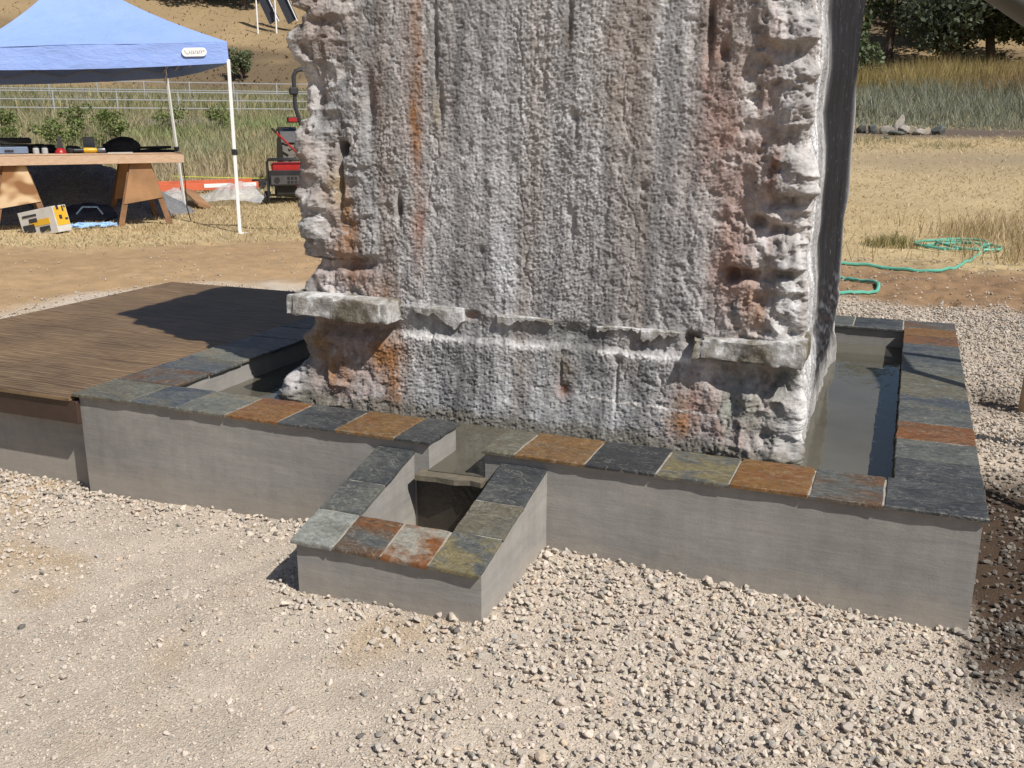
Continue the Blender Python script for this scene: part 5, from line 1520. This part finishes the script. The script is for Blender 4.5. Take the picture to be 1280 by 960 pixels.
MB().box(LL - .5, LL - .36, -.03, .40, 0.0, 0.17, 0.01).build('foot_cap', m_dark, lad)

# plastic sheet
t = NT('clear_plastic'); t.done((0.72, 0.73, 0.75), 0.18, t.bump(t.noise(t.coord(), 9, 4, 0.6, 1.0), 0.5, 0.05), 0.6)
tp_ = t.new('ShaderNodeBsdfTransparent'); mx = t.new('ShaderNodeMixShader'); mx.inputs[0].default_value = 0.42
t.l(tp_.outputs[0], mx.inputs[1]); t.l(t.b.outputs[0], mx.inputs[2]); t.l(mx.outputs[0], t.out.inputs[0]); m_plastic = t.m
n1_, n2_ = 90, 50
u, v = np.meshgrid(np.linspace(-1.15, 0.95, n1_), np.linspace(-0.5, 0.5, n2_)); u, v = u.ravel(), v.ravel()
hz = 0.34 * np.exp(-((u - 0.35) / 0.42) ** 2 - (v / 0.38) ** 2) + 0.16 * np.exp(-((u + 0.85) / 0.3) ** 2 - (v / 0.4) ** 2) + 0.10 * np.exp(-(v / 0.4) ** 2)
hz = hz * (1 + 0.35 * fbm(u * 4, v * 4, 0, 3, 180)) + 0.05 * np.abs(fbm(u * 6 + v * 3, v * 6, 0, 3, 181)) + 0.01
ii = np.arange(n1_ * n2_).reshape(n2_, n1_); q = np.stack([ii[:-1, :-1], ii[:-1, 1:], ii[1:, 1:], ii[1:, :-1]], -1).reshape(-1, 4)
pz = math.atan2(0.37, 0.93)
o = link('plastic_sheet', nmesh('plastic_sheet', np.stack([u, v, hz], -1), q), m_plastic); o.location = (-12.75, 15.95, gz_at(-12.75, 15.95)); o.rotation_euler = (0, 0, pz)
tag(o, 'crumpled clear plastic sheet lying between the canopy legs and the generator', 'plastic sheet')
for (a, b, lb) in (((-13.35, 15.75, 0.30), (-12.35, 15.05, 0.05), 'brown board leaning behind the rear canopy leg'), ((-12.3, 16.9, 0.16), (-11.6, 17.2, 0.12), 'brown board lying behind the plastic sheet')):
    o = MB().bar(Vector(a) - Vector(a), Vector(b) - Vector(a), 0.30, 0.04, (0.3, 0.2, 1)).build('wood_board', m_wood2)
    o.location = a; tag(o, lb, 'board', 'loose boards by the plastic sheet')

# yellow string line and black cable
m_str = simple('yellow_string', (0.55, 0.60, 0.03), 0.6)
pa, pb = Vector((-13.2, 15.2, 0.60)), Vector((-11.2, 18.0, 0.50))
o = MB().tube([(0, 0, 0)] + [tuple((pb - pa) * q - Vector((0, 0, 0.04 * math.sin(math.pi * q)))) for q in (0.25, 0.5, 0.75, 1.0)], 0.006, 5).build('string_line', m_str, None, True); o.location = pa
tag(o, 'thin yellow string stretched above the orange ladder', 'string')
m_cab = simple('black_cable', (0.015, 0.015, 0.015), 0.5)
cb = [(-11.0, 12.9, 1.12), (-11.05, 13.0, 0.7), (-11.1, 13.05, 0.25), (-11.0, 13.0, 0.04), (-10.6, 12.75, 0.02), (-10.0, 12.85, 0.02), (-9.6, 12.6, 0.02), (-9.1, 12.7, 0.015)]
o = MB().tube([(p[0] - cb[0][0], p[1] - cb[0][1], p[2] - cb[0][2]) for p in cb], 0.008, 6).build('power_cable', m_cab, None, True); o.location = cb[0]
tag(o, 'black cable hanging from the table end and trailing over the straw', 'cable')

# ------------------------------------------------------------------ generator
gen = thing('generator', 'red portable generator in a black tube frame on wheels', 'generator', (-11.52, 16.62, gz_at(-11.52, 16.62)), 0.60)
MB().tube([(-.42, -.28, .12), (-.42, -.28, .82), (-.36, -.28, .86), (.36, -.28, .86), (.42, -.28, .82), (.42, -.28, .12)], 0.02, 8).build('frame_tube', m_dark, gen, True)
MB().tube([(-.42, .28, .12), (-.42, .28, .82), (-.36, .28, .86), (.36, .28, .86), (.42, .28, .82), (.42, .28, .12)], 0.02, 8).build('frame_tube', m_dark, gen, True)
for z_ in (.20, .86):
    for s in (-.40, .40): MB().tube([(s, -.28, z_), (s, .28, z_)], 0.018, 6).build('frame_tube', m_dark, gen, True)
MB().box(-.34, .36, -.24, .24, .62, .80, 0.04).build('fuel_tank', m_red, gen)
MB().box(.10, .40, -.26, -.02, .34, .60, 0.02).build('side_cover', m_red, gen)
pn_ = MB().box(-.38, .22, -.29, -.25, .36, .66, 0.012).build('control_panel', m_dark, gen)
m_face = simple('grey_panel_face', (0.075, 0.07, 0.07), 0.5)
MB().box(-.35, .19, -.296, -.2905, .39, .56, 0.0).build('panel_face', m_face, pn_)
m = MB(); m.lathe([(.055, 0), (.055, .012)], 18, Matrix.Translation((-.24, -.297, .475)) @ Matrix.Rotation(math.pi / 2, 4, 'X')); m.build('dial', m_dark, pn_)
for k in range(6): MB().box(-.04 + (k % 3) * .07, .005 + (k % 3) * .07, -.303, -.2965, .41 + (k // 3) * .075, .46 + (k // 3) * .075).build('socket', m_dark, pn_)
MB().box(-.30, .30, -.18, .20, .14, .60, 0.05).build('engine_block', m_dark, gen)
for s in (-1, 1):
    Mw = Matrix.Translation((-.46 if s < 0 else .46, -.12, .13)) @ Matrix.Rotation(math.pi / 2, 4, 'Y')
    w_ = MB().lathe([(.06, -.045), (.115, -.045), (.13, -.03), (.13, .03), (.115, .045), (.06, .045)], 20, Mw).build('wheel', m_dark, gen, True)
    MB().lathe([(.055, -.05), (.055, .05)], 14, Mw).build('hub', m_gm, w_, True)
MB().tube([(.36, -.22, .80), (.05, -.34, 1.12), (-.20, -.44, 1.38)], 0.02, 8).build('handle', m_red, gen, True)
MB().tube([(-.20, -.44, 1.38), (-.28, -.47, 1.46)], 0.024, 8).build('grip', m_dark, gen, True)

# ------------------------------------------------------------------ tractor behind the rock
m_tyre = simple('tyre_rubber', (0.13, 0.12, 0.105), 0.85, var=0.25, bump=0.3)
m_rops = simple('dark_steel', (0.05, 0.052, 0.055), 0.45, 0.3)
m_torange = simple('tractor_orange', (0.55, 0.09, 0.025), 0.4, var=0.08)
trc = thing('tractor', 'orange compact tractor with folding roll bar, mostly hidden behind the rock', 'tractor', (-12.62, 19.32, gz_at(-12.62, 19.32)), 0.72)
trc.scale = (0.93,) * 3
for s in (-1, 1):
    Mw = Matrix.Translation((s * .74, -0.05, .66)) @ Matrix.Rotation(math.pi / 2, 4, 'Y')
    w_ = MB().lathe([(.34, -.15), (.52, -.17), (.62, -.14), (.64, 0), (.62, .14), (.52, .17), (.34, .15)], 28, Mw).build('rear_tyre', m_tyre, trc, True)
    MB().lathe([(.0, -.06), (.33, -.10), (.335, .10), (.0, .06)], 20, Mw).build('rim', m_gm, w_, True)
    m = MB()
    for k in range(18):
        a = k * 2 * math.pi / 18
        for q in (-1, 1):
            M_ = Mw @ Matrix.Rotation(a + q * .09, 4, 'Z') @ Matrix.Translation((.645, 0, q * .075)) @ Matrix.Rotation(q * .6, 4, 'X')
            m.box(-.02, .035, -.025, .025, -.085, .085, 0, M_)
    m.build('tread_lugs', m_tyre, w_)
    MB().lathe([(.16, -.08), (.30, -.09), (.32, 0), (.30, .09), (.16, .08)], 20, Matrix.Translation((s * .55, 1.75, .33)) @ Matrix.Rotation(math.pi / 2, 4, 'Y')).build('front_tyre', m_tyre, trc, True)
    fd = [Vector((0, -.62, 1.05)), Vector((0, -.45, 1.30)), Vector((0, -.1, 1.40)), Vector((0, .4, 1.34)), Vector((0, .4, 1.29)), Vector((0, -.08, 1.35)), Vector((0, -.42, 1.26)), Vector((0, -.58, 1.03))]
    MB().prism(fd, (s * .70 - .20, 0, 0), (s * .70 + .20, 0, 0)).build('fender', m_dark, trc)
    lamp = MB().box(s * .60 - .13, s * .60 + .13, -.56, -.46, 1.50, 1.63, 0.02).build('tail_lamp', m_dark, trc)
    MB().box(s * .60 - .10, s * .60 + .10, -.575, -.562, 1.52, 1.61, 0.004).build('lens', m_red, lamp)
MB().tube([(-.40, -.48, .9), (-.40, -.50, 1.45), (-.52, -.50, 1.85), (-.52, -.50, 2.1), (-.52, -.50, 2.55), (-.46, -.50, 2.66), (-.36, -.5, 2.7), (.36, -.50, 2.7), (.46, -.50, 2.66), (.52, -.50, 2.55), (.52, -.50, 2.1), (.52, -.5, 1.85), (.40, -.50, 1.45), (.40, -.48, .9)], 0.05, 8).build('roll_bar', m_rops, trc, True)
for s in (-1, 1): MB().box(s * .54 - .10, s * .54 + .10, -.60, -.40, 2.13, 2.30, 0.03).build('roll_bar_hinge', m_rops, trc)
MB().box(-.34, .34, .35, 1.95, .62, 1.22, 0.08).build('hood', m_torange, trc)
MB().box(-.36, .36, 1.955, 1.99, .66, 1.14, 0.02).build('grille', m_dark, trc)
MB().box(-.30, .30, -.55, .40, .45, .95, 0.04).build('transmission', m_torange, trc)
MB().box(-.26, .26, -.38, .06, .98, 1.10, 0.04).build('seat', m_dark, trc)
MB().box(-.25, .25, -.46, -.36, 1.08, 1.45, 0.04).build('seat_back', m_torange, trc)
MB().tube([(0, .55, 1.2), (0, .32, 1.45)], 0.03, 8).build('steering_column', m_dark, trc, True)
MB().tube([(.19 * math.cos(k * .3307), .30 + .08 * math.sin(k * .3307), 1.46 + .17 * math.sin(k * .3307)) for k in range(20)], 0.014, 6).build('steering_wheel', m_dark, trc, True)

# ------------------------------------------------------------------ garden hose
m_hose = simple('green_hose', (0.12, 0.42, 0.31), 0.4, var=0.12, scale=3)
def spl(P, n=8):
    P = [Vector(p) for p in P]; out = []
    for i in range(len(P) - 1):
        p0, p1, p2, p3 = P[max(i - 1, 0)], P[i], P[i + 1], P[min(i + 2, len(P) - 1)]
        for k in range(n):
            t_ = k / n
            out.append(0.5 * ((2 * p1) + (p2 - p0) * t_ + (2 * p0 - 5 * p1 + 4 * p2 - p3) * t_ ** 2 + (-p0 + 3 * p1 - 3 * p2 + p3) * t_ ** 3))
    return out + [P[-1]]
hp_ = [(-0.75, 11.78), (-0.45, 11.85), (-0.15, 11.84), (0.19, 11.8), (0.49, 11.98), (0.67, 12.53), (0.87, 13.58), (1.04, 14.32)]
for k in range(30):
    a = -0.3 + k * 0.6; q = 0.72 + 0.28 * math.sin(k * 0.71); hp_.append((0.60 + 0.10 * math.sin(k * .21) + 0.52 * math.cos(a) * q, 14.45 + 0.12 * math.cos(k * .3) + 0.6 * math.sin(a) * q))
hp_ = [(-0.9, 9.6), (-0.62, 9.66), (-0.42, 9.8), (-0.28, 10.0), (-0.2, 10.27), (-0.27, 10.5), (-0.42, 10.66), (-0.62, 10.78), (-0.9, 10.9), (-1.1, 11.05), (-1.55, 11.4), (-1.2, 11.75)] + hp_
hp_ = [(-1.3, 9.5)] + hp_
H = [Vector((p.x, p.y, 0)) for p in spl([(a, b, 0) for a, b in hp_], 6)]
hzs = ground_height(np.array([p.x for p in H]), np.array([p.y for p in H]))
pts = [(p.x, p.y, z_ + 0.022 + (0.02 + 0.015 * math.sin(i * 0.05) if p.y > 13.6 else 0)) for i, (p, z_) in enumerate(zip(H, hzs))]
o = MB().tube(pts, 0.018, 7).build('garden_hose', m_hose, None, True)
tag(o, 'sea green garden hose looping over the bare earth to a loose coil', 'hose')

# ------------------------------------------------------------------ stone heap in the far field
m_st = [simple('pale_stone', (0.30, 0.275, 0.24), 0.85, var=0.25, bump=0.5, bscale=9), simple('dark_stone', (0.10, 0.11, 0.10), 0.85, var=0.3, bump=0.5, bscale=9), simple('tan_stone', (0.34, 0.29, 0.22), 0.85, var=0.25, bump=0.5, bscale=9)]
sts = [(-0.75, 40.2, .35, .25, .85, 0, 'tall leaning pale slab on the stone heap'), (-1.05, 39.9, .40, .3, .38, 0, 'pale boulder at the left foot of the leaning slab'), (-0.45, 39.6, .38, .3, .42, 0, 'pale boulder in front of the leaning slab'), (-0.2, 39.9, .34, .3, .36, 2, 'tan boulder right of the leaning slab'),
       (0.05, 39.5, .36, .3, .30, 0, 'pale low boulder near the right end of the heap'), (-1.55, 39.9, .30, .3, .52, 1, 'dark upright stone at the left end of the heap'), (-1.95, 40.1, .34, .3, .50, 1, 'leftmost dark stone of the heap'), (0.75, 39.9, .40, .35, .42, 1, 'dark rounded stone standing apart right of the heap'),
       (-0.7, 39.2, .45, .3, .26, 1, 'dark flat stone in front of the heap'), (0.3, 40.1, .25, .25, .32, 2, 'tan stone between the heap and the dark rounded one'), (4.0, 41.5, .35, .3, .34, 1, 'dark stone far right of the heap, left of two'), (5.0, 41.6, .30, .3, .28, 1, 'dark stone far right of the heap, right of two'), (-1.0, 37.6, .2, .18, .15, 1, 'small dark stone lying in front of the heap')]
for i, (x, y, rx, ry, rz_, mi, lb) in enumerate(sts):
    rx, ry, rz_ = rx * 0.7, ry * 0.7, rz_ * 0.72
    bm = bmesh.new(); bmesh.ops.create_icosphere(bm, subdivisions=3, radius=1); rr = random.Random(i)
    pls = [(Vector((rr.gauss(0, 1), rr.gauss(0, 1), rr.gauss(0, 1))).normalized(), rr.uniform(.5, .85)) for _ in range(9)]
    for v in bm.verts:
        for n_, d_ in pls:
            q = v.co.dot(n_)
            if q > d_: v.co -= n_ * (q - d_)
        v.co = Vector((v.co.x * rx, v.co.y * ry, (v.co.z + 0.6) * rz_ * .7))
        if i == 0: v.co.x += v.co.z * 0.25
    me = bpy.data.meshes.new('boulder'); bm.to_mesh(me); bm.free()
    o = link('boulder', me, m_st[mi]); o.location = (x, y, gz_at(x, y)); o.rotation_euler = (0, 0, rr.uniform(0, .6))
    tag(o, lb, 'boulder', 'stones of the far heap')

# ------------------------------------------------------------------ stake, pipe and trestle on the right
m_tanw = simple('weathered_timber', (0.36, 0.25, 0.16), 0.75, var=0.25, scale=12, bump=0.3)
st = thing('wooden_stake', 'rounded tan timber stake in the gravel at the right picture edge', 'stake', (0.80, 6.27, gz_at(0.8, 6.27)))
MB().lathe([(.075, -.15), (.072, .10), (.068, .25), (.055, .30), (.03, .32)], 18).build('shaft', m_tanw, st, True)
m_pipe = simple('grey_painted_pipe', (0.085, 0.09, 0.083), 0.55, 0.0, var=0.1)
pd = Vector((0.033, 0.004, -0.022)).normalized(); p0 = Vector((0.0505, 0.70, 1.7495))
pa = p0 - pd * 0.3; pb = p0 + pd * (p0.z / -pd.z + 0.02)
o = MB().tube([Vector((0, 0, 0)), (pb - pa) * 0.5, pb - pa], 0.0100, 14).build('steel_pipe', m_pipe, None, True); o.location = pa
tag(o, 'grey steel pipe slanting across the top right corner', 'pipe')
tr_ = thing('pipe_trestle', 'pipe trestle right of the pool casting two bars of shadow', 'trestle', (1.4, 4.5, 0))
def tb_(a, b, r_, nm): MB().tube([Vector(a) - Vector((1.4, 4.5, 0)), Vector(b) - Vector((1.4, 4.5, 0))], r_, 12).build(nm, m_pipe, tr_, True)
tb_((1.42, 3.92, -.05), (1.42, 4.70, 2.1), 0.035, 'leg'); tb_((1.35, 5.40, -.05), (1.35, 5.10, 2.1), 0.035, 'leg'); tb_((1.42, 4.70, 2.08), (1.35, 5.10, 2.08), 0.025, 'crossbar')
